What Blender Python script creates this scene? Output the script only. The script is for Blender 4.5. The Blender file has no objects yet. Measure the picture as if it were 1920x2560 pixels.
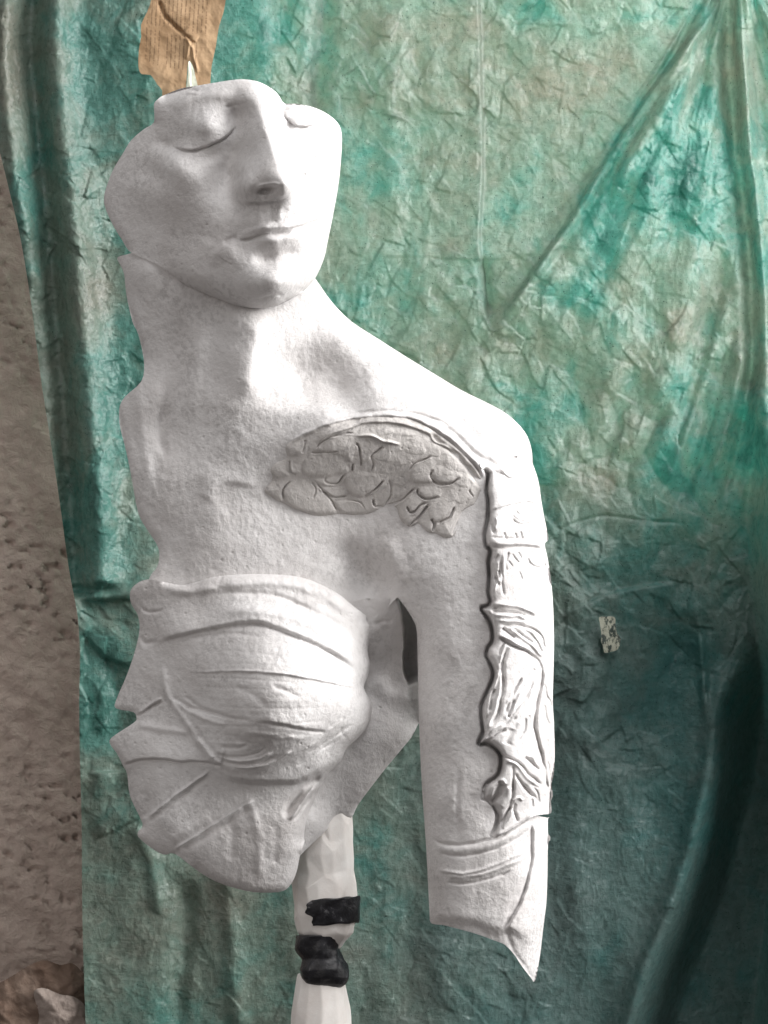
import bpy, math, random
import numpy as np
random.seed(4); np.random.seed(4)
C = bpy.context.scene.collection

# ------------------------------------------------------------------ scale
S = 0.0003            # metres per plane unit (sculpture is about 0.68 m tall)
DC = 1.30             # camera distance to the sculpture's reference plane
ZC = 1.25             # camera height
def world(X, Y, Hh):
    """plane units (x right, y down) and height towards the viewer -> metres"""
    k = 1.0 - Hh * S / DC
    return (X - 960) * S * k, -DC + DC * k, ZC + (1280 - Y) * S * k

# ------------------------------------------------------------------ noise
_r = np.random.RandomState(11)
_perm = _r.permutation(512); _perm = np.concatenate([_perm, _perm])
_ga = _r.rand(512) * 2 * np.pi
_gx, _gy = np.cos(_ga), np.sin(_ga)
def noise(x, y):
    xi = np.floor(x).astype(np.int64); yi = np.floor(y).astype(np.int64)
    xf = x - xi; yf = y - yi
    u = xf**3 * (xf * (xf * 6 - 15) + 10); v = yf**3 * (yf * (yf * 6 - 15) + 10)
    def g(ix, iy, fx, fy):
        h = _perm[(_perm[ix & 511] + iy) & 511]
        return _gx[h] * fx + _gy[h] * fy
    a = g(xi, yi, xf, yf); b = g(xi + 1, yi, xf - 1, yf)
    c = g(xi, yi + 1, xf, yf - 1); d = g(xi + 1, yi + 1, xf - 1, yf - 1)
    return (a + u * (b - a)) + v * ((c + u * (d - c)) - (a + u * (b - a)))
def fbm(x, y, o=4, gain=.5):
    t = 0; a = 1
    for i in range(o):
        t = t + a * noise(x + 17.3 * i, y - 9.1 * i); x = x * 2.03; y = y * 2.03; a *= gain
    return t
def ridged(x, y, o=4, gain=.5):
    t = 0; a = 1
    for i in range(o):
        t = t + a * (1 - 2 * np.abs(noise(x + 31.7 * i, y + 5.3 * i))); x = x * 1.97 + .3; y = y * 1.97; a *= gain
    return t
_cr = np.random.RandomState(5).rand(512, 5)
def facets(x, y, tilt=1.2, k=.9):
    xi = np.floor(x).astype(np.int64); yi = np.floor(y).astype(np.int64); out = np.full(x.shape, -1e9)
    for a in (-1, 0, 1):
        for b in (-1, 0, 1):
            h = _perm[(_perm[(xi + a) & 511] + yi + b) & 511]; q = _cr[h & 511]
            dx = x - (xi + a + q[..., 0]); dy = y - (yi + b + q[..., 1])
            out = np.maximum(out, (q[..., 2] - .5) * 2 * tilt * dx + (q[..., 3] - .5) * 2 * tilt * dy - k * (dx * dx + dy * dy) + q[..., 4] * .25)
    return out
def sm(t):
    t = np.clip(t, 0, 1); return t * t * (3 - 2 * t)

# ------------------------------------------------------------------ paths
def cv(ox, oy, s):
    return lambda *p: [(ox + x / s, oy + y / s) for x, y in p]
c1 = cv(240, 160, 2.5136); c2 = cv(260, 700, 1.4553); c3 = cv(240, 1380, 1.929)
c4 = cv(640, 980, 2.183); c5 = cv(1000, 1400, 3.686); c6 = cv(1000, 1950, 3.770)
c7 = cv(640, 1980, 3.815)
def smooth(p, n=5, closed=False):
    p = [np.array(q, float) for q in p]
    if len(p) < 3 and not closed: return np.array(p)
    out = []; m = len(p); rng = range(m if closed else m - 1)
    for i in rng:
        if closed: a, b, c, d = p[(i-1) % m], p[i], p[(i+1) % m], p[(i+2) % m]
        else: a, b, c, d = p[max(i-1, 0)], p[i], p[i+1], p[min(i+2, m-1)]
        for k in range(n):
            t = k / n
            out.append(.5 * ((2*b) + (c-a)*t + (2*a-5*b+4*c-d)*t*t + (3*b-a-3*c+d)*t**3))
    if not closed: out.append(p[-1])
    return np.array(out)

def wob(p, sub, a=1.6):
    P = smooth(p, sub)
    o = 3.7 * (P[0, 0] % 7); q = P.copy()
    q[:, 0] += a * 2 * noise(P[:, 0] / 22 + o, P[:, 1] / 22); q[:, 1] += a * 2 * noise(P[:, 0] / 22 - o, P[:, 1] / 22 + 31)
    return q
class Grid:
    def __init__(s, outline, step, pad=2, sub=4):
        s.out = smooth(outline, sub, True); s.step = step
        x0, y0 = s.out.min(0) - pad * step; x1, y1 = s.out.max(0) + pad * step
        s.x0, s.y0 = x0, y0
        s.nx = int((x1 - x0) / step) + 1; s.ny = int((y1 - y0) / step) + 1
        s.xs = x0 + np.arange(s.nx) * step; s.ys = y0 + np.arange(s.ny) * step
        s.X, s.Y = np.meshgrid(s.xs, s.ys)
        s.H = np.zeros_like(s.X)
    # distance to a polyline, within radius R: returns d, signed side, param, nearest
    def dist(s, path, R, closed=False):
        P = np.array(path); 
        if closed: P = np.vstack([P, P[:1]])
        D = np.full(s.X.shape, 1e9); Sd = np.ones(s.X.shape); T = np.zeros(s.X.shape)
        NX = s.X.copy(); NY = s.Y.copy()
        L = np.concatenate([[0], np.cumsum(np.hypot(*(P[1:] - P[:-1]).T))]); tot = max(L[-1], 1e-6)
        for i in range(len(P) - 1):
            a, b = P[i], P[i+1]; d = b - a; l2 = d @ d
            if l2 < 1e-9: continue
            i0 = max(int((min(a[0], b[0]) - R - s.x0) / s.step), 0); i1 = min(int((max(a[0], b[0]) + R - s.x0) / s.step) + 2, s.nx)
            j0 = max(int((min(a[1], b[1]) - R - s.y0) / s.step), 0); j1 = min(int((max(a[1], b[1]) + R - s.y0) / s.step) + 2, s.ny)
            if i0 >= i1 or j0 >= j1: continue
            sl = (slice(j0, j1), slice(i0, i1))
            vx = s.X[sl] - a[0]; vy = s.Y[sl] - a[1]
            t = np.clip((vx * d[0] + vy * d[1]) / l2, 0, 1)
            qx = vx - t * d[0]; qy = vy - t * d[1]; dd = np.hypot(qx, qy)
            m = dd < D[sl] - 1e-6
            D[sl] = np.where(m, dd, D[sl])
            cr = d[0] * vy - d[1] * vx
            Sd[sl] = np.where(m, np.where(cr >= 0, 1., -1.), Sd[sl])
            T[sl] = np.where(m, (L[i] + t * (L[i+1] - L[i])) / tot, T[sl])
            NX[sl] = np.where(m, a[0] + t * d[0], NX[sl]); NY[sl] = np.where(m, a[1] + t * d[1], NY[sl])
        return D, Sd, T, NX, NY, tot
    def inside(s, poly):
        P = np.array(poly); ins = np.zeros(s.X.shape, bool)
        x0, y0 = P[-1]
        for x1, y1 in P:
            if y0 != y1:
                lo, hi = min(y0, y1), max(y0, y1)
                j0 = np.searchsorted(s.ys, lo, 'left'); j1 = np.searchsorted(s.ys, hi, 'left')
                if j1 > j0:
                    xc = x0 + (s.ys[j0:j1] - y0) * (x1 - x0) / (y1 - y0)
                    ins[j0:j1] ^= s.X[j0:j1] < xc[:, None]
            x0, y0 = x1, y1
        return ins
    def line(s, pts, w, amp, taper=.25, sub=5):           # ridge (amp>0) or groove (amp<0)
        D, _, T, _, _, tot = s.dist(wob(pts, sub), w * 3.2); amp = amp * (1 + (.8 if w < 13 else 0) * noise(T * tot / 38 + w, T * 0 + 5.5 + pts[0][0] * .13))
        tp = sm(T / taper) * sm((1 - T) / taper) if taper else 1
        s.H += amp * np.exp(-(D / w)**2) * tp * (D < w * 3.2)
    def lip(s, pts, amp, rng, w=2.5, side=1, taper=.15, sub=5):   # one side stands proud of the other
        R = rng * 3
        D, Sd, T, _, _, tot = s.dist(wob(pts, sub), R); amp = amp * (1 + (.5 if rng < 45 else 0) * noise(T * tot / 60 + w, T * 0 + 2.5 + pts[0][0] * .13))
        sd = D * Sd * side
        tp = sm(T / taper) * sm((1 - T) / taper) if taper else 1
        s.H += amp * sm((sd / w + 1) / 2) * np.exp(-(np.maximum(sd, 0) / rng)**2) * tp * (D < R)
    def blob(s, x, y, rx, ry, ang, amp, p=1.):
        a = math.radians(ang); u = (s.X - x) * math.cos(a) + (s.Y - y) * math.sin(a); v = -(s.X - x) * math.sin(a) + (s.Y - y) * math.cos(a)
        s.H += amp * np.exp(-((u / rx)**2 + (v / ry)**2)**p)
    def roll(s, pts, w, R, sub=5, taper=0):                          # surface rolls away towards this edge
        D, _, T, _, _, _ = s.dist(smooth(pts, sub), w)
        t = np.clip(1 - D / w, 0, 1)
        tp = sm(T / taper) * sm((1 - T) / taper) if taper else 1
        s.H -= R * (1 - np.sqrt(1 - .985 * t * t)) * tp
    def plateau(s, poly, amp, w):
        P = smooth(poly, 4, True); D = s.dist(P, w, True)[0]
        s.H += amp * s.inside(P) * sm(D / w)
    def scallop(s, poly, amp, w, tilt=(0, 0)):
        P = smooth(poly, 4, True); D = s.dist(P, w * 4, True)[0]; cx, cy = P.mean(0)
        f = 1 - np.exp(-np.minimum(D, w * 4) / w)
        s.H += s.inside(P) * f * (amp + tilt[0] * (s.X - cx) + tilt[1] * (s.Y - cy))

def tps(pts):
    P = np.array(pts, float); n = len(P); xy = P[:, :2] / 500.
    def U(r2): return np.where(r2 > 1e-12, r2 * np.log(np.maximum(r2, 1e-12)), 0)
    K = U(((xy[:, None] - xy[None])**2).sum(-1)) + np.eye(n) * 2e-4
    A = np.zeros((n+3, n+3)); A[:n, :n] = K; A[:n, n] = 1; A[:n, n+1:] = xy; A[n, :n] = 1; A[n+1:, :n] = xy.T
    w = np.linalg.solve(A, np.concatenate([P[:, 2], [0, 0, 0]]))
    def f(g):
        st = max(int(10 / g.step), 1)                     # coarse evaluation, bicubic-ish upsample
        xs = np.arange(g.xs[0], g.xs[-1] + 24, 8.); ys = np.arange(g.ys[0], g.ys[-1] + 24, 8.)
        X, Y = np.meshgrid(xs / 500., ys / 500.); Z = w[n] + w[n+1] * X + w[n+2] * Y
        for i in range(n): Z += w[i] * U((X - xy[i, 0])**2 + (Y - xy[i, 1])**2)
        R = np.array([np.interp(g.xs, xs, r) for r in Z])
        out = np.empty(g.X.shape)
        fy = (g.ys - ys[0]) / 8.; iy = np.clip(fy.astype(int), 0, len(ys) - 2); t = (fy - iy)[:, None]
        out = R[iy] * (1 - t) + R[iy + 1] * t
        k = np.array([1, 4, 6, 4, 1.]) / 16
        for _ in range(max(1, int(8 / g.step))):
            out[2:-2] = sum(k[i] * out[i:out.shape[0]-4+i] for i in range(5))
            out[:, 2:-2] = sum(k[i] * out[:, i:out.shape[1]-4+i] for i in range(5))
        return out
    return f

def link(name, me, mat, parent=None):
    o = bpy.data.objects.new(name, me); C.objects.link(o)
    if mat: me.materials.append(mat)
    if parent: o.parent = parent
    return o
def mesh_np(name, V, F, mat, parent=None, smooth_=True, attrs=None):
    me = bpy.data.meshes.new(name)
    F = np.asarray(F); k = F.shape[1]
    me.vertices.add(len(V)); me.vertices.foreach_set('co', np.ascontiguousarray(V, dtype=np.float32).ravel())
    me.loops.add(F.size); me.loops.foreach_set('vertex_index', F.ravel().astype(np.int32))
    me.polygons.add(len(F)); me.polygons.foreach_set('loop_start', np.arange(0, F.size, k, dtype=np.int32))
    if smooth_: me.polygons.foreach_set('use_smooth', np.ones(len(F), bool))
    if attrs:
        for an, av in attrs.items():
            a = me.attributes.new(an, 'FLOAT', 'POINT'); a.data.foreach_set('value', av.astype(np.float32))
    me.update(calc_edges=True); me.validate()
    return link(name, me, mat, parent)

def shell(name, g, thick, mat, parent=None, attrs=None):
    """height field inside an outline -> closed solid with real thickness"""
    step = g.step
    cx = g.xs[:-1] + step/2; cy = g.ys[:-1] + step/2
    h = Grid.__new__(Grid); h.step = step; h.x0, h.y0 = cx[0], cy[0]; h.xs, h.ys = cx, cy; h.nx, h.ny = len(cx), len(cy); h.X, h.Y = np.meshgrid(cx, cy)
    m = h.inside(g.out)
    idx = np.arange(g.nx * g.ny).reshape(g.ny, g.nx)
    j, i = np.nonzero(m)
    Q = np.stack([idx[j, i], idx[j+1, i], idx[j+1, i+1], idx[j, i+1]], 1)
    # boundary edges: used once
    E = np.concatenate([Q[:, [0, 1]], Q[:, [1, 2]], Q[:, [2, 3]], Q[:, [3, 0]]])
    key = np.sort(E, 1); code = key[:, 0].astype(np.int64) * (g.nx * g.ny) + key[:, 1]
    _, inv, cnt = np.unique(code, return_inverse=True, return_counts=True)
    B = E[cnt[inv] == 1]
    D, _, _, NX, NY, _ = g.dist(g.out, step * 2.5, True)
    bm = np.zeros(g.nx * g.ny, bool); bm[B.ravel()] = True
    X = g.X.ravel().copy(); Y = g.Y.ravel().copy(); ok = bm & (D.ravel() < step * 2.5)
    X[ok] = NX.ravel()[ok]; Y[ok] = NY.ravel()[ok]
    Hh = g.H.ravel()
    used = np.unique(Q); mp = np.full(g.nx * g.ny, -1); mp[used] = np.arange(len(used)); n = len(used)
    X, Y, Hh = X[used], Y[used], Hh[used]; Q = mp[Q]; B = mp[B]
    th = thick if np.isscalar(thick) else thick.ravel()[used]
    F = np.stack(world(X, Y, Hh), 1); K = np.stack(world(X, Y, Hh - th), 1)
    # the rim bevels a little way in so the edge is not knife sharp
    V = np.concatenate([F, K])
    faces = np.concatenate([Q, Q[:, ::-1] + n, np.stack([B[:, 1], B[:, 0], B[:, 0] + n, B[:, 1] + n], 1)])
    at = {k: np.concatenate([v.ravel()[used]] * 2) for k, v in (attrs or {}).items()}
    o = mesh_np(name, V, faces, mat, parent, True, at)
    es = np.full(len(faces), True)
    # sharp edges at the rim
    me = o.data; ed = np.empty(len(me.edges) * 2, np.int32); me.edges.foreach_get('vertices', ed); ed = ed.reshape(-1, 2)
    rim = np.zeros(2 * n, bool); rim[np.unique(B)] = True; rim[np.unique(B) + n] = True
    sh = rim[ed[:, 0]] & rim[ed[:, 1]] & ((ed[:, 0] < n) == (ed[:, 1] < n))
    a = me.attributes.new('sharp_edge', 'BOOLEAN', 'EDGE'); a.data.foreach_set('value', sh)
    return o

# ------------------------------------------------------------------ materials
def mat_base(name):
    m = bpy.data.materials.new(name); m.use_nodes = True; nt = m.node_tree
    return m, nt, nt.nodes['Principled BSDF']
def N(nt, t, **kw):
    n = nt.nodes.new(t)
    for k, v in kw.items():
        if k in n.inputs.keys(): n.inputs[k].default_value = v
        else: setattr(n, k, v)
    return n
def ramp(nt, src, stops):
    r = nt.nodes.new('ShaderNodeValToRGB'); e = r.color_ramp.elements
    while len(e) < len(stops): e.new(.5)
    for q, (p, c) in zip(e, stops): q.position = p; q.color = (*c, 1) if len(c) == 3 else c
    nt.links.new(src, r.inputs[0]); return r.outputs[0]
def nz(nt, scale, detail=5, rough=.55, dist=0, vec=None):
    n = N(nt, 'ShaderNodeTexNoise'); n.inputs['Scale'].default_value = scale; n.inputs['Detail'].default_value = detail
    n.inputs['Roughness'].default_value = rough; n.inputs['Distortion'].default_value = dist
    if vec: nt.links.new(vec, n.inputs['Vector'])
    return n.outputs['Fac']
def mixc(nt, fac, a, b, mode='MIX'):
    n = nt.nodes.new('ShaderNodeMix'); n.data_type = 'RGBA'; n.blend_type = mode
    for k, v in ((0, fac), (6, a), (7, b)):
        if hasattr(v, 'is_output'): nt.links.new(v, n.inputs[k])
        elif k == 0: n.inputs[0].default_value = v
        else: n.inputs[k].default_value = (*v, 1)
    return n.outputs[2]
def math_(nt, op, a, b=None):
    n = nt.nodes.new('ShaderNodeMath'); n.operation = op
    for k, v in ((0, a), (1, b)):
        if v is None: continue
        if hasattr(v, 'is_output'): nt.links.new(v, n.inputs[k])
        else: n.inputs[k].default_value = v
    return n.outputs[0]
def bump(nt, bs, h, strength, dist, prev=None):
    b = nt.nodes.new('ShaderNodeBump'); b.inputs['Strength'].default_value = strength; b.inputs['Distance'].default_value = dist
    nt.links.new(h, b.inputs['Height'])
    if prev: nt.links.new(prev, b.inputs['Normal'])
    if bs: nt.links.new(b.outputs[0], bs.inputs['Normal'])
    return b.outputs[0]
def objco(nt, scale=(1, 1, 1), rot=(0, 0, 0)):
    t = nt.nodes.new('ShaderNodeTexCoord'); m = nt.nodes.new('ShaderNodeMapping')
    m.inputs['Scale'].default_value = scale; m.inputs['Rotation'].default_value = rot
    nt.links.new(t.outputs['Object'], m.inputs[0]); return m.outputs[0]

def plaster(name='white_plaster', lo=(.57, .545, .535), hi=(.70, .685, .68), wash=.42):
    m, nt, bs = mat_base(name); co = objco(nt)
    big = nz(nt, 14, 5, .6, .4, co); fine = nz(nt, 230, 5, .7, .15, co); grain = nz(nt, 900, 3, .6, 0, co)
    c = ramp(nt, big, [(.28, lo), (.62, hi)])
    # scuffed grey wash caught in the pores
    k = math_(nt, 'MULTIPLY', ramp(nt, nz(nt, 26, 4, .6, .3, co), [(.38, (0, 0, 0)), (.62, (1, 1, 1))]), ramp(nt, fine, [(.40, (1, 1, 1)), (.54, (0, 0, 0))]))
    c = mixc(nt, math_(nt, 'MULTIPLY', k, wash), c, (.32, .305, .30))
    sp = ramp(nt, grain, [(.27, (1, 1, 1)), (.33, (0, 0, 0))])
    c = mixc(nt, math_(nt, 'MULTIPLY', sp, .35), c, (.3, .28, .27))
    nt.links.new(c, bs.inputs['Base Color']); bs.inputs['Roughness'].default_value = .62
    bs.inputs['Specular IOR Level'].default_value = .25
    b = bump(nt, None, grain, .35, .0006)
    b = bump(nt, None, fine, .62, .0014, b)
    st = nz(nt, 1, 5, .6, 1.2, objco(nt, (60, 60, 22), (0, .5, 0)))
    bump(nt, bs, st, .3, .0018, b)
    return m
PLASTER = plaster()
GREY_PLASTER = plaster('darker_grey_plaster', (.47, .445, .425), (.58, .555, .535), .75)  # darker base tone and stronger grey mottling than the main plaster

def tarp_mat():
    m, nt, bs = mat_base('green_tarpaulin')
    a = nt.nodes.new('ShaderNodeAttribute'); a.attribute_name = 'dust_shade'
    co = objco(nt)
    weave = nz(nt, 1, 2, .6, 0, objco(nt, (420, 420, 1500))); weave2 = nz(nt, 1, 2, .6, 0, objco(nt, (1500, 420, 420)))
    n1 = nz(nt, 30, 6, .65, .5, co); n2 = nz(nt, 150, 4, .7, .4, co)
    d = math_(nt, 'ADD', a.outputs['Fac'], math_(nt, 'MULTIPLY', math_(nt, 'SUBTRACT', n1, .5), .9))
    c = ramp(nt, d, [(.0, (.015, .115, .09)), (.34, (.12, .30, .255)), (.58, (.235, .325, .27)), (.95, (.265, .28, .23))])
    ac = nt.nodes.new('ShaderNodeAttribute'); ac.attribute_name = 'cool_shade'
    c = mixc(nt, ac.outputs['Fac'], c, (.075, .19, .21))  # cooler, darker light of the lower right put into the base colour
    c = mixc(nt, ramp(nt, n2, [(.36, (.25, .25, .25)), (.55, (0, 0, 0))]), c, (.03, .10, .08))
    pin = nz(nt, 520, 2, .5, 0, co)
    c = mixc(nt, ramp(nt, pin, [(.27, (.7, .7, .7)), (.33, (0, 0, 0))]), c, (.01, .035, .03))
    nt.links.new(c, bs.inputs['Base Color']); bs.inputs['Roughness'].default_value = .27
    bs.inputs['Specular IOR Level'].default_value = .6
    def rid(scale, detail):
        n = nt.nodes.new('ShaderNodeTexNoise'); n.noise_type = 'RIDGED_MULTIFRACTAL'; n.normalize = False
        n.inputs['Scale'].default_value = 1; n.inputs['Detail'].default_value = detail; n.inputs['Roughness'].default_value = .55
        n.inputs['Lacunarity'].default_value = 2.1; n.inputs['Offset'].default_value = 1.; n.inputs['Gain'].default_value = 1.6; n.inputs['Distortion'].default_value = .5
        nt.links.new(objco(nt, scale), n.inputs['Vector']); return n.outputs['Fac']
    def facet(scale, rnd):
        vn = nt.nodes.new('ShaderNodeTexVoronoi'); vn.inputs['Scale'].default_value = 1
        base = objco(nt, scale); wob = nt.nodes.new('ShaderNodeTexNoise'); wob.inputs['Scale'].default_value = .6; wob.inputs['Detail'].default_value = 2
        nt.links.new(base, wob.inputs['Vector'])
        ad = nt.nodes.new('ShaderNodeVectorMath'); ad.operation = 'ADD'; nt.links.new(base, ad.inputs[0]); nt.links.new(wob.outputs['Color'], ad.inputs[1])
        nt.links.new(ad.outputs[0], vn.inputs['Vector'])
        df = nt.nodes.new('ShaderNodeVectorMath'); df.operation = 'SUBTRACT'; nt.links.new(ad.outputs[0], df.inputs[0]); nt.links.new(vn.outputs['Position'], df.inputs[1])
        cc = nt.nodes.new('ShaderNodeVectorMath'); cc.operation = 'SUBTRACT'; nt.links.new(vn.outputs['Color'], cc.inputs[0]); cc.inputs[1].default_value = (.5, .5, .5)
        dt = nt.nodes.new('ShaderNodeVectorMath'); dt.operation = 'DOT_PRODUCT'; nt.links.new(df.outputs[0], dt.inputs[0]); nt.links.new(cc.outputs[0], dt.inputs[1])
        return dt.outputs['Value']
    b = bump(nt, None, facet((170, 170, 120), 1), .55, .0026)
    b = bump(nt, None, facet((330, 330, 260), 1), .45, .0014, b)
    b = bump(nt, None, rid((70, 70, 42), 3), .25, .0016, b)
    b = bump(nt, None, rid((38, 38, 120), 3), .22, .001, b)
    b = bump(nt, None, weave, .35, .0008, b); b = bump(nt, None, weave2, .35, .0008, b)
    bump(nt, bs, nz(nt, 170, 4, .7, .2, co), .25, .0010, b)
    tr = N(nt, 'ShaderNodeBsdfTranslucent'); nt.links.new(c, tr.inputs['Color'])
    mx = nt.nodes.new('ShaderNodeMixShader'); mx.inputs[0].default_value = .42
    nt.links.new(bs.outputs[0], mx.inputs[1]); nt.links.new(tr.outputs[0], mx.inputs[2])
    nt.links.new(mx.outputs[0], nt.nodes['Material Output'].inputs[0])
    return m
TARP = tarp_mat()

def simple(name, ca, cb, sc, rough, bsc, bst, bd, spec=.3):
    m, nt, bs = mat_base(name); co = objco(nt)
    nt.links.new(ramp(nt, nz(nt, sc, 6, .65, .3, co), [(.35, ca), (.65, cb)]), bs.inputs['Base Color'])
    bs.inputs['Roughness'].default_value = rough; bs.inputs['Specular IOR Level'].default_value = spec
    bump(nt, bs, nz(nt, bsc, 6, .7, .4, co), bst, bd)
    return m

# ================================================================== SCULPTURE
def tag(o, label=None, cat=None, kind=None, group=None):
    if label: o['label'] = label
    if cat: o['category'] = cat
    if kind: o['kind'] = kind
    if group: o['group'] = group
    return o
sculpt = bpy.data.objects.new('plaster_sculpture', None); C.objects.link(sculpt)
tag(sculpt, 'white plaster sculpture of a face, bare shoulder and draped breast with ragged left edge', 'sculpture')

# ---- face ---------------------------------------------------------
face_out = c1((365,250),(395,215),(430,195),(530,155),(640,135),(760,115),(860,100),(945,97),(1030,115),(1110,160),(1150,200),(1180,245),
    (1250,250),(1340,265),(1430,300),(1500,350),(1535,400),(1545,470),(1540,600),(1525,750),(1490,950),(1455,1120),(1430,1230),(1375,1350),
    (1300,1430),(1200,1490),(1100,1530),(1000,1535),(900,1520),(800,1490),(650,1430),(560,1390),(480,1330),(410,1275),(330,1235),(260,1205),(205,1172),
    (160,1100),(110,1020),(60,910),(50,840),(70,760),(110,660),(170,560),(220,480),(300,410),(360,372),(366,310))
g = Grid(face_out, 2.0)
F = tps([(p[0][0], p[0][1], h) for p, h in [
    (c1((365,250)), 78), (c1((430,195)), 85), (c1((640,135)), 112), (c1((860,100)), 140), (c1((945,97)), 150), (c1((1110,160)), 140), (c1((1180,245)), 118),
    (c1((1340,265)), 104), (c1((1500,350)), 62), (c1((1545,470)), 50), (c1((1540,600)), 52), (c1((1525,750)), 60), (c1((1490,950)), 75), (c1((1455,1120)), 92), (c1((1375,1350)), 125),
    (c1((1200,1490)), 150), (c1((1000,1535)), 150), (c1((800,1490)), 125), (c1((650,1430)), 105), (c1((480,1330)), 72), (c1((330,1235)), 30), (c1((205,1172)), -5),
    (c1((110,1020)), -25), (c1((50,840)), -40), (c1((110,660)), -15), (c1((220,480)), 22), (c1((360,372)), 62),
    # brow, eye
    (c1((560,240)), 118), (c1((760,200)), 150), (c1((940,200)), 182), (c1((1060,240)), 190), (c1((470,330)), 98),
    (c1((700,380)), 150), (c1((880,330)), 140), (c1((860,420)), 140), (c1((520,470)), 100), (c1((640,570)), 140), (c1((780,530)), 148),
    # nose
    (c1((1000,300)), 194), (c1((1060,420)), 232), (c1((1110,540)), 254), (c1((1160,650)), 286), (c1((1205,750)), 308), (c1((1180,800)), 290),
    (c1((900,560)), 152), (c1((1000,560)), 220), (c1((960,700)), 236), (c1((930,790)), 226), (c1((1080,800)), 262), (c1((840,720)), 146), (c1((860,850)), 160), (c1((1010,880)), 216), (c1((1130,870)), 236),
    (c1((1230,560)), 190), (c1((1260,680)), 205), (c1((1290,790)), 190), (c1((1200,420)), 165),
    # far side
    (c1((1290,330)), 128), (c1((1400,450)), 128), (c1((1440,620)), 128), (c1((1400,800)), 145), (c1((1420,960)), 128), (c1((1330,600)), 150),
    # cheek
    (c1((640,680)), 160), (c1((500,640)), 138), (c1((400,560)), 82), (c1((360,700)), 78), (c1((260,620)), 40), (c1((230,800)), 28), (c1((420,820)), 100), (c1((560,860)), 140), (c1((700,900)), 160),
    (c1((300,980)), 35), (c1((480,1040)), 92), (c1((640,1080)), 132), (c1((560,1240)), 108), (c1((380,1120)), 55), (c1((700,1250)), 142),
    # mouth, chin
    (c1((850,980)), 182), (c1((1000,980)), 216), (c1((1150,960)), 232), (c1((1290,930)), 195), (c1((1000,1080)), 205), (c1((1150,1060)), 214), (c1((1300,1010)), 186),
    (c1((900,1120)), 182), (c1((1120,1140)), 224), (c1((1270,1110)), 196), (c1((850,1180)), 186), (c1((1080,1230)), 203), (c1((1250,1220)), 185), (c1((1350,1180)), 150),
    (c1((1120,1340)), 226), (c1((980,1320)), 210), (c1((860,1300)), 182), (c1((1250,1350)), 196), (c1((1100,1440)), 205), (c1((950,1440)), 180), (c1((1150,1490)), 178)]])
g.H = F(g)
q = lambda *p: c1(*p)
def B(x, y, rx, ry, ang, amp, p=1.):
    (a, b), = c1((x, y)); g.blob(a, b, rx / 2.5136, ry / 2.5136, ang, amp, p)
# near eye: closed lid
B(690, 390, 190, 110, -14, 21); B(740, 390, 90, 62, -20, 7)
g.lip(q((470,515),(530,535),(600,542),(680,525),(750,495),(810,460),(855,420),(885,375)), 9, 26, 2.2, side=-1, taper=.2)
g.line(q((480,520),(530,537),(600,545),(680,530),(750,500),(810,465),(855,425),(882,385)), 3, -7, .15)
g.line(q((520,590),(640,610),(760,560),(840,490)), 14, -4)
B(900, 300, 60, 60, 0, -16); B(890, 400, 36, 70, 20, -12)
g.line(q((800,275),(850,262),(900,255),(960,240)), 4, -3)
g.line(q((470,300),(600,215),(760,190),(900,185)), 16, 9)
B(450, 510, 80, 40, 15, -12); B(370, 690, 110, 60, 30, -9); B(560, 680, 170, 80, 40, 8)
# nose
g.line(q((1010,240),(1060,380),(1110,520),(1160,640),(1205,740)), 14, 10, .3)
B(1195, 755, 62, 60, 0, 10)
g.line(q((940,640),(905,700),(890,770),(905,830),(960,860)), 6, -9, .3)
B(945, 760, 60, 80, 12, 12, 1.3)
B(855, 760, 34, 100, 12, -10)
B(1078, 796, 54, 22, -8, -26, 1.6)
g.line(q((1010,800),(1030,770),(1075,752),(1130,752),(1165,775)), 4, 7, .2)
g.lip(q((880,850),(960,872),(1060,875),(1150,850),(1215,810),(1245,775)), 13, 22, 6, side=-1, taper=.2)
g.line(q((1285,770),(1295,735),(1312,675)), 5, -14, .2); B(1255, 740, 34, 50, 20, 10)
B(830, 640, 60, 160, 18, -16)
# philtrum and lips
g.line(q((1110,880),(1100,940),(1095,1000)), 7, -1.5); g.line(q((1165,870),(1155,940),(1150,985)), 7, 1.5)
g.lip(q((860,1085),(930,1055),(1010,1025),(1080,1000),(1130,1010),(1200,990),(1290,985),(1400,960)), 6, 16, 7, side=1, taper=.25)
g.line(q((980,1050),(1060,1030),(1140,1030),(1220,1018),(1300,1000)), 9, 11, .3)
B(840, 700, 44, 120, 14, -10)
g.line(q((800,1135),(850,1105),(900,1095)), 7, -7)
g.line(q((890,1100),(940,1108),(1000,1090),(1060,1070),(1130,1060),(1200,1052),(1260,1028),(1330,1008),(1420,968)), 3.6, -13, .12)
g.line(q((1000,1125),(1100,1105),(1200,1090),(1300,1060)), 14, 15, .3)
g.line(q((960,1210),(1080,1215),(1200,1190),(1300,1150)), 17, -14, .3)
g.lip(q((700,1280),(735,1190),(780,1145),(830,1115),(890,1090),(930,1085)), 9, 40, 8, side=1, taper=.4)
g.line(q((770,880),(740,960),(730,1060),(700,1150)), 22, -6)
B(1120, 1370, 140, 95, -10, 24); B(960, 1210, 110, 70, -20, 5)
g.line(q((1020,1480),(1120,1450),(1190,1455)), 5, -5)
# far eye and brow
g.lip(q((1178,285),(1192,330),(1230,372),(1280,392),(1340,392),(1400,372)), 9, 16, 2.5, side=-1, taper=.1)
g.line(q((1180,290),(1195,335),(1235,378),(1285,396),(1345,392),(1400,375)), 2.8, -8, .1)
g.line(q((1172,240),(1176,290),(1205,360),(1230,430)), 12, -22, .25)
B(1300, 330, 90, 34, 12, 8)
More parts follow.
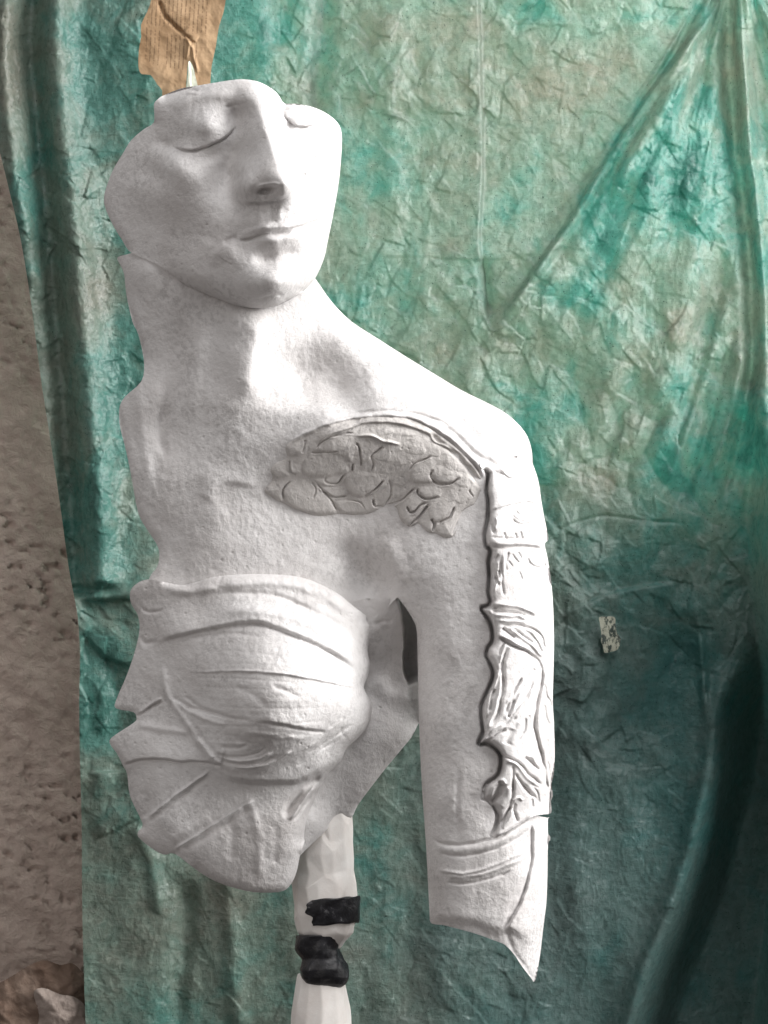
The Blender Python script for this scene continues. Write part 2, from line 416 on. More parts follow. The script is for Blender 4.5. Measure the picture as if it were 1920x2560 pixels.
# far brow edge, jaw, rims
g.roll(q((1190,250),(1340,265),(1430,300),(1500,350),(1535,400),(1545,470),(1540,600),(1525,750),(1490,950),(1455,1120),(1430,1230),(1375,1350),(1300,1430)), 46, 62)
g.roll(q((1375,1350),(1300,1430),(1200,1490),(1100,1530),(1000,1535),(900,1520),(800,1490),(650,1430),(560,1390),(480,1330),(410,1275)), 44, 50, taper=.3)
g.roll(q((430,195),(640,135),(860,100),(945,97),(1030,115),(1110,160),(1150,200),(1180,245)), 26, 30)
g.roll(q((205,1172),(160,1100),(110,1020),(60,910),(50,840),(70,760),(110,660),(170,560),(220,480),(300,410),(360,372)), 22, 14)
g.line(q((520,165),(600,160),(650,175),(720,150)), 4, -5); g.line(q((560,185),(640,182),(660,160)), 3, 4)
def pl_noise(g, k=1.):
    X, Y = g.X, g.Y
    g.H += k * (2.4 * fbm(X / 70, Y / 70, 4) + 1.0 * fbm(X / 18 + 5, Y / 24, 3) * (0.4 + sm(.5 + 1.4 * noise(X / 110, Y / 110))))
    # pits and scuffs
    p = noise(X / 9 + 40, Y / 9); g.H -= k * 3.0 * sm((p - .42) / .22)
    e = noise(X / 150 + 9, Y / 150 + 3)
    g.H += k * .7 * np.abs(noise(X / 12 + 3, Y / 7)) * sm(e * 3 + .4)
pl_noise(g, .8)
def shell_face():
    return shell('face', g, 45, PLASTER, sculpt)
shell_face()

# ---- torso, shoulder and arm ------------------------------------------
torso_pts = [(294,643,-45),(316,737,-40),(331,804,-35),(360,906,-30),(312,992,-45),(298,1023,-50),(315,1126,-30),(346,1284,-20),(397,1373,-10),(373,1446,-10),
    (330,645,-8),(365,680,24),(400,690,42),(440,720,60),(500,752,60),(620,720,50),(720,700,30),(780,690,0),
    (400,800,10),(430,900,12),(380,1000,2),(430,1080,10),(400,1200,18),(520,800,62),(600,800,96),(660,800,84),(740,780,45),(600,900,104),(590,1000,96),
    (500,930,50),(500,1050,48),(690,900,62),(760,940,38),(850,980,62),(930,940,88),(1000,965,96),(1100,1010,100),(1200,1060,104),
    (830,755,-5),(878,803,0),(947,848,8),(1016,892,15),(1085,934,22),(1153,975,28),(1222,1009,30),(1270,1037,30),(1311,1078,30),(1332,1160,30),
    (860,850,50),(1290,1130,72),(1260,1200,110),
    (480,1200,45),(600,1150,84),(700,1070,114),(820,1040,140),(950,1040,148),(1060,1100,140),(1140,1180,134),(700,1250,66),(850,1240,66),(1000,1250,90),(1100,1300,126),
    (480,1350,40),(600,1400,62),(750,1400,66),(860,1380,52),(930,1440,42),(980,1400,84),(700,1520,50),(500,1520,30),(400,1520,0),(900,1540,20),
    (1040,1420,122),(1110,1480,136),(1010,1500,80),
    (1045,1600,60),(1100,1600,126),(1170,1600,150),(1250,1600,148),(1320,1600,118),(1384,1600,40),
    (1046,1800,60),(1100,1800,126),(1170,1800,150),(1250,1800,150),(1320,1800,120),(1384,1800,40),
    (1056,2000,60),(1110,2000,126),(1180,2000,150),(1250,2000,150),(1320,2000,120),(1380,2000,40),
    (1066,2180,60),(1120,2180,124),(1190,2180,146),(1260,2180,146),(1320,2180,116),(1370,2180,40),
    (1076,2300,55),(1130,2300,112),(1200,2310,125),(1260,2330,128),(1320,2330,100),(1356,2330,45),(1335,2450,70),(1290,2390,100),
    (1366,1318,30),(1300,1320,112),(1220,1320,146),(1170,1320,146),(1380,1450,38),(1300,1450,118),(1230,1450,148),(1165,1450,148)]
TORSO = tps(torso_pts)
arm_left = c6((280,1300),(265,1000),(250,700),(230,400),(205,50)) + c5((175,1500),(165,1000),(155,660),(120,550),(60,450),(0,370)) + [(993,1492)]
right_edge = [(793,703),(830,755),(878,803),(947,848),(1016,892),(1085,934),(1153,975),(1222,1009),(1270,1037),(1311,1078),(1328,1119),(1332,1160)]
low_right = c6((1395,360),(1395,500),(1415,530),(1415,570),(1395,610),(1390,900),(1380,1150),(1350,1400),(1320,1650),(1285,1850),(1262,1905))
seam = c4((1250,450),(1240,540),(1250,600),(1245,700),(1230,780),(1240,850),(1262,870),(1250,930),(1255,1000),(1250,1080)) + \
    c5((775,250),(790,340),(800,390),(735,415),(728,480),(790,560),(820,650),(820,740),(780,800),(765,890),(800,960),(830,1050),(800,1150),(750,1260),(720,1350),(720,1470),(735,1580),(710,1640),(695,1700),(735,1730),
       (800,1720),(870,1770),(900,1830),(890,1930),(860,1980),(790,2030),(750,2100),(740,2200)) + c6((755,190),(820,215),(870,280),(890,340),(870,440),(835,530))
panel_right = [(1332,1160),(1346,1202),(1353,1250),(1360,1290),(1366,1318),(1371,1349),(1362,1360),(1370,1400),(1376,1440),(1382,1500),(1385,1590),(1384,1671),(1382,1753),(1385,1807),(1387,1888),(1384,1935),(1379,1961),(1382,1990),(1377,2003),(1379,2024),(1375,2034)]
panel_out = seam[::-1] + c4((1222,400),(1240,372),(1300,390),(1360,408),(1400,365),(1430,345),(1470,375),(1500,392)) + panel_right + c6((1320,330),(1240,350),(1150,400),(1000,490),(900,540))
def torso_h(g):
    H0 = g.H; g.H = TORSO(g)
    L, R_, Bb = g.line, g.lip, g.blob
    # neck: sternomastoid, hollow, collar bone
    L([(640,770),(640,850),(625,940),(600,1010)], 30, 16); L([(560,790),(545,900),(560,1010)], 30, -10)
    L([(455,760),(440,880),(415,1000),(400,1110)], 24, -12); L([(500,820),(490,940),(470,1060)], 20, 6)
    L([(420,1010),(400,1090),(415,1150)], 13, -9)
    L([(360,900),(345,1000),(360,1100),(380,1250)], 16, 6); L([(530,1150),(525,1250),(560,1340)], 30, 6)
    L([(600,1000),(680,1030),(780,1020),(900,990),(1050,1000),(1180,1060)], 24, 8); L([(720,960),(800,1000),(900,960)], 26, -8)
    L([(1010,960),(1120,1030),(1210,1110),(1230,1150)], 16, -9)
    # ripples by the left edge
    R_([(640,1220),(560,1210),(520,1260)], 5, 30, 8, 1)
    # armpit crease
    L([(830,1340),(880,1400),(940,1460),(990,1500)], 40, -22); L([(960,1330),(990,1420),(1010,1480)], 24, 12)
    # edges
    g.roll(right_edge, 46, 60); g.roll([(1332,1160),(1346,1202),(1353,1250),(1366,1318),(1373,1442),(1384,1508),(1385,1800),(1387,1888),(1378,1961),(1370,2083),(1366,2255),(1350,2388),(1335,2455)], 36, 42)
    g.roll(arm_left, 46, 46, taper=.1)
    g.roll([(294,643),(316,737),(346,837),(360,906),(312,992),(298,1023),(315,1126),(346,1284),(397,1373),(373,1446)], 24, 16)
    # bands at the wrist end
    c = c6
    L(c((300,545),(400,600),(560,610),(720,590),(880,550),(1040,470),(1180,380),(1240,330)), 3.5, -9, .1)
    L(c((330,660),(440,705),(600,715),(760,690),(920,640),(1090,560),(1240,440)), 3, -5, .15)
    L(c((320,620),(440,655),(600,660),(760,640),(920,590),(1100,500),(1240,390)), 9, 6, .1)
    L(c((350,840),(520,880),(700,870),(880,810),(1050,740),(1215,645)), 5, 6, .1)
    L(c((430,905),(600,915),(760,890),(900,850),(1080,775),(1235,690)), 5, 5, .1)
    L(c((430,960),(560,975),(700,965),(850,925),(950,895),(1060,850)), 3, -7, .15)
    L(c((380,880),(560,895),(740,875),(920,815),(1120,710)), 3, -5, .15)
    # long cut line and bevel to the tip
    R_(c((1240,400),(1245,520),(1240,650),(1250,720),(1230,830),(1195,990),(1130,1170),(1050,1320),(990,1410)), 13, 60, 4, -1, .06)
    L(c((1240,400),(1248,520),(1240,650),(1248,720),(1228,830),(1190,990),(1125,1170),(1045,1320),(990,1410)), 3.6, -8, .08)
    L(c((990,1410),(1025,1500),(1080,1630),(1180,1760),(1250,1880)), 5, -4, .1)
    R_(c((290,1330),(450,1310),(700,1350),(880,1420),(1000,1440)), 9, 50, 14, -1, .1)
    Bb(c6((540, 200))[0][0], c6((540, 200))[0][1], 6, 60, 0, -4); Bb(1144, 2068, 12, 26, 0, -4)
    L(c6((450,1200),(460,1300)), 3, -4)
    # rim above the wing
    c = c4
    L(c((165,290),(260,230),(400,170),(560,135),(700,125),(850,140),(960,185),(1060,250),(1150,330),(1230,420),(1250,500)), 5.5, 11, .08)
    L(c((420,150),(560,115),(700,105),(850,115),(980,150),(1080,200)), 3.5, -5, .2)
    L(c((1000,165),(1100,240),(1200,340),(1290,385),(1370,400)), 6, -6, .2)
    H = g.H; g.H = H0; return H
torso_out = [(400,600),(330,632),(294,643),(300,661),(310,685),(316,737),(331,804),(346,837),(360,906),(353,954),(312,992),(298,1023),(301,1071),(315,1126),(329,1195),(346,1284),(373,1332),(397,1373),(394,1415),(373,1446),
    (372,1500),(400,1570),(600,1600),(800,1590),(900,1575),(955,1534),(975,1512),(993,1494)] + arm_left[::-1][1:] + \
    [(1074,2297),(1080,2309),(1110,2313),(1133,2319),(1186,2333),(1233,2350),(1262,2362),(1286,2387),(1305,2416),(1329,2447)] + low_right[::-1] + \
    [(1372,2045),(1330,2036),(1280,2020),(1290,1990),(1275,1900),(1260,1800),(1262,1700),(1262,1600),(1262,1500),(1262,1400),(1262,1300),(1262,1220),(1270,1180),(1332,1172)] + right_edge[::-1] + [(760,660),(700,620),(600,600),(500,590)]
g = Grid(torso_out, 2.6, sub=3)
g.H = torso_h(g)
# torso surface drops away under the relief panel so the two never share a plane
pp = smooth(panel_out, 3, True); D = g.dist(pp, 20, True)[0]
g.H -= g.inside(pp) * sm((D - .5) / 8) * 52
g.H -= 26 * sm((g.Y - 600) / 1) * np.where((g.Y < 760), sm((760 - g.Y) / 80), 0) * sm((g.X - 480) / 80)
pl_noise(g, 1.0)
shell('torso', g, 42, PLASTER, sculpt)

# ---- wing relief on the chest --------------------------------------------
wing_out = c4((165,290),(260,235),(400,178),(560,145),(700,136),(850,150),(950,200),(1050,270),(1140,350),(1215,440),(1232,520),(1195,610),(1150,640),(1110,700),(1085,780),(1040,800),(980,775),(935,765),(890,720),(840,735),(790,700),(770,640),(740,620),
    (680,635),(620,665),(560,672),(460,668),(340,680),(240,650),(150,610),(90,580),(45,540),(80,490),(90,460),(78,420),(110,385),(165,355))
g = Grid(wing_out, 1.5, sub=4)
g.H = torso_h(g) - 1.5
P = smooth(wing_out, 4, True); D = g.dist(P, 60, True)[0]; g.H += 6 * sm(D / 40)
g.H += 5 * (1 - np.exp(-D / 3.0))
def feather(pts, amp=5, w=4, tilt=(0, 0)): (g.scallop(c4(*pts), amp * .75, 4.5, (-.02, .10)), WL.append(smooth(c4(*pts), 4, True)))
WL = []
feather([(250,400),(290,350),(380,330),(460,350),(510,430),(460,450),(380,465),(300,465),(255,440)], 5, 5)
feather([(330,300),(380,260),(460,235),(540,240),(540,300),(520,380),(470,350),(380,330),(330,320)], 3, 5)
feather([(495,450),(560,430),(640,440),(720,460),(720,500),(660,550),(570,575),(510,550),(485,500)], 6, 5)
feather([(320,480),(400,470),(500,440),(500,470),(440,510),(370,515)], 4, 3); feather([(340,520),(440,515),(490,500),(500,560),(420,580),(360,550)], 4, 3)
feather([(150,580),(160,510),(220,470),(290,475),(330,520),(400,580),(430,660),(300,665),(200,635)], 5, 5)
feather([(50,540),(85,490),(200,470),(160,520),(145,600),(100,580)], 3, 3)
feather([(80,430),(120,385),(165,370),(165,430),(190,455),(100,470)], 3, 3); feather([(165,400),(200,360),(270,345),(250,400),(250,450),(190,450)], 4, 3)
feather([(175,345),(165,290),(270,240),(270,330),(220,350)], 3, 3)
feather([(430,600),(520,585),(620,580),(670,630),(600,665),(480,665)], 5, 4)
feather([(840,440),(870,380),(960,350),(1000,360),(960,430),(970,490),(860,495)], 5, 4); feather([(955,420),(1010,400),(1110,440),(1125,470),(1060,500),(980,490)], 5, 4)
feather([(885,520),(1000,520),(1010,570),(940,590),(890,560)], 5, 3); feather([(770,610),(820,560),(880,530),(890,580),(940,600),(890,680),(840,735),(790,700)], 6, 4)
feather([(940,600),(1010,575),(1080,600),(1070,650),(990,710),(950,690)], 6, 4); feather([(890,690),(940,620),(970,720),(970,770),(900,740)], 5, 3)
feather([(980,720),(1080,650),(1110,640),(1100,720),(1070,790),(1000,780)], 5, 4)
for (cx_, cy_, rx_, ry_, an_) in [(620,500,60,42,-20),(720,420,58,40,-30),(790,360,60,42,-10),(690,330,50,46,20),(760,540,56,36,-25),(800,470,52,36,-30),(600,320,40,60,0),(860,300,70,40,15),(960,310,56,34,35),(1050,380,58,34,42),(1120,470,44,40,60),(1040,420,40,34,20),(460,290,60,34,-15),(660,210,90,30,-2),(800,210,90,30,8),(1170,540,26,50,0),(1120,560,36,50,10),(1060,560,40,40,0)]:
    tt = np.linspace(0, 2 * np.pi, 12, endpoint=False); ar = math.radians(an_)
    ex = rx_ * np.cos(tt) * (1 + .18 * np.sin(tt)); ey = ry_ * np.sin(tt)
    g.scallop(c4(*[(cx_ + u * math.cos(ar) - v * math.sin(ar), cy_ + u * math.sin(ar) + v * math.cos(ar)) for u, v in zip(ex, ey)]), .2, 1.7, (.03, .07))
for P_ in []:
    D_ = g.dist(P_, 9, True)[0]; g.H -= 2.2 * np.exp(-(D_ / 1.8)**2) * (D_ < 9)
for p, w, a in [(((330,320),(345,285),(400,250),(480,228),(540,225)),2.6,-5),(((270,260),(265,300),(255,335)),3,-6),(((300,335),(380,330),(450,325)),2.2,-5),
    (((540,250),(580,238),(640,245),(700,270),(790,285)),3.5,6),(((540,285),(560,295),(572,340),(575,410)),2.6,-6),(((700,300),(660,320),(630,350),(640,400),(630,440)),2.8,-6),(((530,390),(525,430)),2.4,-5),
    (((700,480),(640,540),(580,575)),2.6,-6),(((330,500),(400,580),(450,655)),2.6,-5),(((360,540),(430,575),(500,565)),2.6,-6),(((150,590),(150,530),(190,485)),2.4,-4),((( 300,490),(330,530),(310,580)),2.4,-3),
    (((720,470),(740,560),(700,620)),2.4,-3),(((640,580),(650,620),(690,630)),2.8,-6),(((870,520),(820,570),(760,610),(700,620)),2.8,-6),
    (((970,420),(955,460),(990,500),(1060,500),(1120,465)),3,-7),(((890,520),(885,560),(930,585),(1000,570)),3,-7),(((820,620),(850,660),(900,620),(940,600)),3,-8),(((950,610),(880,690),(830,735)),3.2,-7),
    (((1080,620),(1060,680),(990,715)),3,-7),(((960,690),(975,730),(965,765)),3.2,-8),(((1210,615),(1140,650),(1110,700),(1070,785)),3,-8),(((1160,530),(1190,575)),2.5,-4),(((840,440),(865,390),(960,352)),2.5,-5),
    (((380,455),(380,490),(440,500),(490,445)),2.4,-4),(((480,590),(560,600),(600,640)),2,-3),(((180,370),(190,430),(220,455)),2.4,-4)]:
    g.line(c4(*p), w * .9, a * 1.55, .15); g.line([(x_ + 2.5, y_ + 2.8) for x_, y_ in c4(*p)], w * .9, -a * .35, .15)
g.lip(c4((330,300),(380,250),(480,210),(600,170),(740,170),(860,195),(940,230),(970,270),(1050,310),(1120,370),(1190,440),(1240,530)), 9, 20, 3, side=-1, taper=.1)
g.line(c4((940,215),(1000,270),(1080,325),(1150,400),(1210,480),(1235,530)), 7, -12, .12)
pl_noise(g, .7)
tag(shell('wing_relief', g, 20, GREY_PLASTER, sculpt), 'greyer carved wing of overlapping feathers below the collar')

# ---- draped figure relief down the outer arm ---------------------------------
g = Grid(panel_out, 1.8, sub=3)
g.H = torso_h(g)
sl = smooth(seam, 4); D, Sd, _, _, _, _ = g.dist(sl, 60)
pf = (1 - .7 * sm((g.Y - 1930) / 100)) * (1 - .8 * sm((1215 - g.Y) / 60))
g.H += (34 * sm((D - 7) / 12) + 10 * sm(D / 45) - 4 - 30 * np.exp(-((D - 6) / 9.)**2)) * pf
c = c4
for p, w, a in [  # shoulder knot and sleeve
    (((1240,440),(1330,420),(1380,460),(1430,470)),4,7),(((1290,430),(1350,450),(1390,470),(1430,465)),3,-6),(((1370,420),(1400,370),(1430,350)),4,-9),(((1440,350),(1465,385)),5,-7),
    (((1270,640),(1340,620),(1420,600),(1500,590),(1560,640)),4,6),(((1410,640),(1440,670),(1490,660),(1520,640)),3,-6),(((1390,690),(1430,720),(1490,720),(1540,690)),3,-7),(((1400,660),(1450,695),(1520,680)),3,5),
    (((1280,640),(1275,690),(1290,740),(1305,780)),4,-10),(((1310,680),(1315,720),(1300,750)),3,7),(((1350,765),(1370,800)),3,-6),(((1410,770),(1425,800)),3,-6),(((1440,760),(1455,800)),3,-5),(((1470,770),(1540,760)),3,-5),(((1480,790),(1585,790)),3,-5),
    (((1270,815),(1350,825),(1450,822),(1560,835),(1590,830)),7,9),(((1270,845),(1350,852),(1450,845),(1560,850)),3.5,-9),(((1275,795),(1400,800),(1590,812)),3,-6),
    (((1330,880),(1300,930),(1300,1000),(1330,1060)),3.5,-9),(((1355,870),(1350,960),(1330,1060)),4,8),(((1300,890),(1275,950),(1275,1020)),4,-9),(((1380,870),(1365,930),(1370,980)),2.6,-6),
    (((1400,880),(1420,920),(1440,930)),2.6,-5),(((1430,870),(1450,910)),2.6,-5),(((1480,900),(1500,945),(1560,960)),2.6,-5),(((1480,865),(1540,885)),2.6,-4),(((1560,880),(1580,980),(1590,1080)),3,-6),(((1530,420),(1545,520),(1570,620)),3,-5)]:
    g.line(c(*p), w, a, .15)
c = c5
for p, w, a in [
    (((900,0),(900,90),(905,190),(860,300)),3,8),(((915,90),(905,140),(880,180)),3.5,-8),(((940,0),(940,120),(955,340)),2.8,-7),(((1330,0),(1355,150),(1350,400)),2.6,-6),
    (((990,0),(1040,70)),2.4,-4),(((1180,10),(1240,60),(1320,70)),2.4,-5),(((1100,100),(1130,180)),2.4,-4),
    # sash
    (((800,400),(950,410),(1100,430),(1200,470),(1270,515)),5,10),(((830,440),(900,440)),3.5,-10),(((830,470),(950,480),(1080,490),(1160,530)),3.6,-11),(((850,500),(1000,515),(1100,510),(1180,560)),4.5,9),
    (((900,595),(1000,600),(1120,605),(1240,645),(1310,720),(1340,830)),3.2,-10),(((900,560),(1050,565),(1170,570)),3,6),(((940,620),(1000,670),(1070,715)),4.4,-12),(((1020,630),(1110,680),(1180,730),(1230,780)),3.6,-11),
    (((1140,640),(1220,700),(1280,780),(1320,860)),3,-8),(((1000,620),(1100,690),(1200,770),(1330,900)),4,8),(((1230,650),(1300,740),(1350,850),(1370,1000)),3,-6),(((910,710),(1020,775),(1150,835),(1240,900),(1290,960),(1310,1020)),4.2,-13),
    (((880,680),(1000,730),(1120,800),(1250,870)),5,7),
    # long fold line to the hem
    (((1290,940),(1310,1040),(1290,1200),(1250,1380),(1240,1560),(1280,1700),(1310,1830),(1340,1960),(1360,2180)),4.2,-13),(((1330,960),(1345,1060),(1325,1200),(1290,1380),(1280,1540),(1310,1680),(1350,1820)),5,7),
    (((1330,1130),(1350,1240),(1390,1330),(1405,1450)),2.8,-7),(((1330,1330),(1350,1460),(1380,1540)),2.8,-6),(((1360,1640),(1370,1750),(1400,1880)),3,-7),(((1355,1840),(1385,2000),(1390,2150)),3,-7),(((1345,560),(1370,700),(1390,820)),2.4,-4),
    # left leg folds
    (((960,760),(930,820),(920,880)),3.4,-9),(((1010,790),(960,880),(945,1000),(950,1150),(930,1300),(900,1420),(830,1540)),5,-15),(((900,1010),(890,1100),(830,1240),(810,1360),(800,1470)),4,10),(((870,1180),(840,1280),(825,1400)),3.6,-11),
    (((930,1000),(930,1150),(890,1330),(830,1480),(780,1570)),4.5,9),((( 980,770),(940,850),(920,960)),3,6),
    (((1130,1080),(1060,1200),(1000,1320),(980,1420)),3.4,-10),(((1060,1290),(1020,1400),(990,1460)),3.2,-9),(((1150,1180),(1080,1290),(1030,1400),(960,1470)),4,8),(((1210,1000),(1130,1110),(1040,1230),(980,1340)),4,7),
    (((1240,1100),(1180,1230),(1080,1370),(1000,1480),(940,1540)),3,-7),(((1240,1000),(1190,1080)),2.6,-5),(((1230,1190),(1160,1330),(1060,1470)),3,6),
    (((980,1550),(900,1600),(820,1660),(750,1710)),4,-12),(((960,1500),(860,1560),(780,1640),(740,1700)),4,9),(((830,1570),(760,1650),(720,1700)),3.5,-9),
    (((1160,1450),(1150,1560),(1080,1670)),3.2,-7),(((1190,1430),(1190,1520)),2.8,-5),(((1030,1550),(980,1700)),9,-6),(((1110,1480),(1080,1600),(1010,1700)),8,5),
    (((790,1710),(880,1760),(960,1810),(1060,1850),(1130,1900),(1180,1970),(1250,2030),(1310,2080)),3.6,-12),(((960,1840),(1080,1880),(1160,1990),(1270,2080)),4.5,7),(((1150,1820),(1220,1870),(1280,1940)),3,-8),(((1160,1800),(1230,1830),(1270,1900)),3,5),
    (((1035,1890),(1045,2000),(1035,2150)),3.4,-9),(((1060,1960),(1120,2060),(1180,2140),(1240,2190)),3.4,-11),(((1200,2060),(1280,2100)),2.8,-5),
    (((840,2000),(790,2060),(760,2140)),4,7),(((950,2050),(920,2090),(860,2180),(830,2212)),7,-16),(((900,2030),(950,2030),(970,2070)),3,5)]:
    g.line(c(*p), w, a, .12)
c = c6
for p, w, a in [
    (((980,30),(960,90),(920,150),(860,210)),6,-15),(((940,20),(880,110),(850,200)),3.5,6),(((820,20),(780,90),(775,190)),3,6),((( 1065,0),(1060,130),(1045,230),(1000,320),(930,430)),3.6,-10),(((1045,240),(990,350),(950,460)),3.2,-8),
    (((1090,210),(1080,300),(1110,400)),3.6,-9),(((1060,200),(1120,165),(1160,200)),3.2,7),(((1160,30),(1220,110),(1275,160),(1300,240)),3.6,-10),(((1250,70),(1300,130),(1310,230)),3,-7),(((1250,170),(1255,260)),3,-6),
    (((1380,0),(1400,120),(1390,220)),3,-6),(((1070,280),(1020,380),(960,460)),4,7),(((850,240),(890,300),(930,350),(900,450),(870,520)),6,-12),(((940,260),(1000,180),(1040,60)),8,6),
    (((880,550),(1040,480),(1180,400),(1240,350),(1320,315),(1425,290)),7,8)]:
    g.line(c(*p), w, a, .12)
pl_noise(g, .55)
shell('figure_relief', g, 30, PLASTER, sculpt)

# ---- cloth over the breast ----------------------------------------------
cloth_left = c3((250,132),(200,150),(165,190),(170,250),(200,300),(210,370),(190,470),(150,590),(95,720),(100,755),(180,772),(195,800),(180,825),(75,895),(70,930),(100,970),(130,1030),(150,1070),(165,1180),(225,1310),(205,1345),(205,1375),(270,1430),(330,1460),(380,1455))
cloth_low = c3((480,1530),(560,1580),(650,1615),(760,1640),(880,1640),(930,1615),(965,1550),(985,1460))
cloth_right = c3((1010,1380),(1030,1280),(1060,1180),(1110,1085),(1180,1010),(1205,955),(1260,900),(1305,850),(1328,790),(1325,725),(1292,655),(1310,600),(1322,540),(1310,470),(1330,400),(1345,350),(1330,328))
cloth_top = c3((1250,268),(1150,190),(1000,125),(860,108),(700,108),(560,122),(430,158),(330,145))
cloth_out = cloth_left + cloth_low + cloth_right + cloth_top
g = Grid(cloth_out, 2.2, sub=3)
def p3(x, y, h): (a, b), = c3((x, y)); return (a, b, h)
g.H = tps([p3(*t) for t in [(250,132,20),(165,190,-5),(210,370,-5),(150,590,-20),(95,720,-35),(200,800,0),(70,930,-40),(150,1070,-20),(225,1310,-5),(205,1375,-10),(330,1460,5),(480,1530,22),(650,1615,30),(880,1640,35),(965,1550,30),(985,1440,40),
    (450,200,62),(600,170,92),(860,160,108),(1050,200,100),(1200,280,80),(1320,360,42),(350,330,45),(560,300,95),(800,280,140),(1000,340,148),(1180,430,118),(1300,520,60),
    (300,560,28),(420,560,78),(560,560,140),(720,560,216),(880,560,246),(1050,560,222),(1180,600,160),(1290,680,72),(1325,760,40),
    (350,700,50),(480,720,96),(620,700,180),(760,700,250),(900,720,272),(1040,720,240),(1180,720,176),
    (440,860,78),(560,880,130),(700,880,204),(860,880,240),(1000,880,212),(1140,880,150),(1260,880,75),(560,990,110),(700,1010,150),(850,1010,166),(1000,1000,146),(1150,980,95),
    (200,900,18),(350,900,55),(250,1100,25),(400,1100,55),(560,1100,82),(700,1120,100),(900,1120,104),(1050,1100,80),(330,1300,38),(480,1250,58),(650,1250,78),(800,1280,88),(930,1300,82),(1010,1250,60),
    (450,1420,42),(650,1450,62),(850,1480,64),(950,1440,58)]])(g)
q3 = lambda *p: c3(*p)
L, R_ = g.line, g.lip
L(q3((250,170),(450,190),(620,160),(860,150),(1020,180),(1160,250),(1290,350)), 11, 9, .2)
L(q3((560,205),(720,200),(860,210),(1000,265),(1150,340),(1260,410)), 8, -8, .25)
L(q3((520,300),(700,280),(850,290),(1000,330),(1150,410),(1280,500)), 15, 12, .25)
R_(q3((280,440),(400,405),(550,370),(680,345),(790,340),(900,375),(1050,435),(1180,505),(1280,590)), 17, 40, 8, -1, .12)
L(q3((290,440),(400,410),(560,375),(690,352),(790,350),(900,388),(1050,448),(1180,520),(1270,585)), 4, -4, .12)
L(q3((400,430),(560,400),(700,395),(820,420)), 6, -4, .3)
L(q3((430,575),(560,577),(700,573),(900,587),(1100,622),(1275,658)), 3, 5, .15)
R_(q3((430,575),(700,573),(900,587),(1100,622),(1275,658)), 3, 20, 2, -1, .2)
L(q3((340,690),(450,745),(620,790),(760,818)), 5, -7, .2)
R_(q3((760,820),(860,825),(960,845),(1060,860),(1140,865)), 8, 22, 5, -1, .25)
L(q3((760,825),(860,832),(960,852),(1060,866),(1130,868)), 4, -6, .2)
L(q3((700,860),(800,880),(900,890),(1020,900)), 7, 5, .25)
L(q3((840,650),(900,665),(980,700)), 6, -4); L(q3((650,640),(760,690),(840,760)), 9, -4)
# fold from the left point sweeping under the breast
L(q3((325,540),(330,640),(350,700),(420,800),(500,920),(560,990),(640,1040),(720,1060)), 8, 8, .1)
R_(q3((345,700),(430,790),(520,910),(590,985),(680,1040),(780,1060),(900,1025),(1010,960),(1150,850)), 9, 50, 12, -1, .2)
_rr = np.random.RandomState(2)
for k in range(12):                                            # fine drawn threads of the cloth fanning across the breast
    f = k / 11.; a0 = (360 + 60 * f + _rr.uniform(-20, 20), 470 + 480 * f); a2 = (1250 - 40 * f + _rr.uniform(-60, 20), 560 + 330 * f + _rr.uniform(-15, 15)); a1 = ((a0[0] + a2[0]) / 2 + _rr.uniform(-60, 60), (a0[1] + a2[1]) / 2 + 30 + 90 * f - 60)
    L(q3(a0, a1, a2), _rr.uniform(2.5, 6), _rr.choice([-1, 1]) * _rr.uniform(.6, 1.7), .4)
for p, w, a in [(((570,970),(660,990),(760,975),(830,940)),3.2,-6),(((600,990),(680,1008),(780,1000),(860,960)),3.4,7),(((610,1010),(700,1028),(800,1015),(880,975)),3.2,-7),(((640,1030),(740,1040),(850,1015),(960,950)),3.2,6),
    (((600,940),(680,945),(740,930)),5,-5),(((660,890),(760,930),(860,930)),7,-4),(((380,700),(440,760),(540,810),(640,840)),6,5),(((420,690),(520,760),(640,800)),5,-5),
    (((1000,960),(1080,900),(1200,800)),4,4),(((1020,980),(1120,910),(1240,830)),4,-5),(((960,1040),(1060,970),(1180,890)),4,-4),(((1200,790),(1180,860),(1210,900)),3,-4),
    # lower left sheets
    (((195,800),(260,752),(325,715)),3.6,-9),(((205,780),(265,735),(320,700)),4,7),(((190,830),(320,855),(460,870)),9,5),
    (((240,1290),(330,1215),(430,1140),(560,1045)),3.4,8),(((250,1310),(340,1235),(440,1160),(570,1065)),6,-5),(((360,1445),(450,1390),(600,1295),(780,1185)),4,8),(((390,1450),(480,1400),(620,1315),(790,1215)),8,-6),
    (((350,1400),(420,1350),(560,1270)),14,5),(((720,1160),(770,1300),(790,1450),(790,1600)),11,4),(((640,1260),(660,1380),(650,1500)),12,-4),(((850,1290),(870,1400),(850,1520)),12,-3),
    (((560,1010),(540,960),(480,900)),8,6),(((220,1150),(250,1200),(230,1290)),9,-5)]:
    L(q3(*p), w, a, .15)
R_(q3((128,1028),(200,1005),(300,998),(400,1012),(500,1010),(620,1030)), 11, 36, 3.5, -1, .06)
L(q3((130,1030),(200,1010),(300,1003),(400,1018),(500,1016),(620,1036)), 3.4, -7, .08)
R_(q3((580,1075),(720,1105),(850,1112),(980,1105),(1080,1060),(1180,985)), 26, 50, 9, -1, .2)
L(q3((905,1290),(935,1230),(975,1170),(1040,1110),(1100,1075)), 9, -20, .15)
L(q3((930,1295),(975,1240),(1010,1180),(1060,1130)), 4, 12, .12); L(q3((945,1300),(1000,1230),(1040,1170)), 3, -6, .15)
g.roll(cloth_right, 40, 55); g.roll(cloth_low, 24, 20); g.roll(cloth_left, 18, 10)
g.roll(cloth_top, 16, 16)
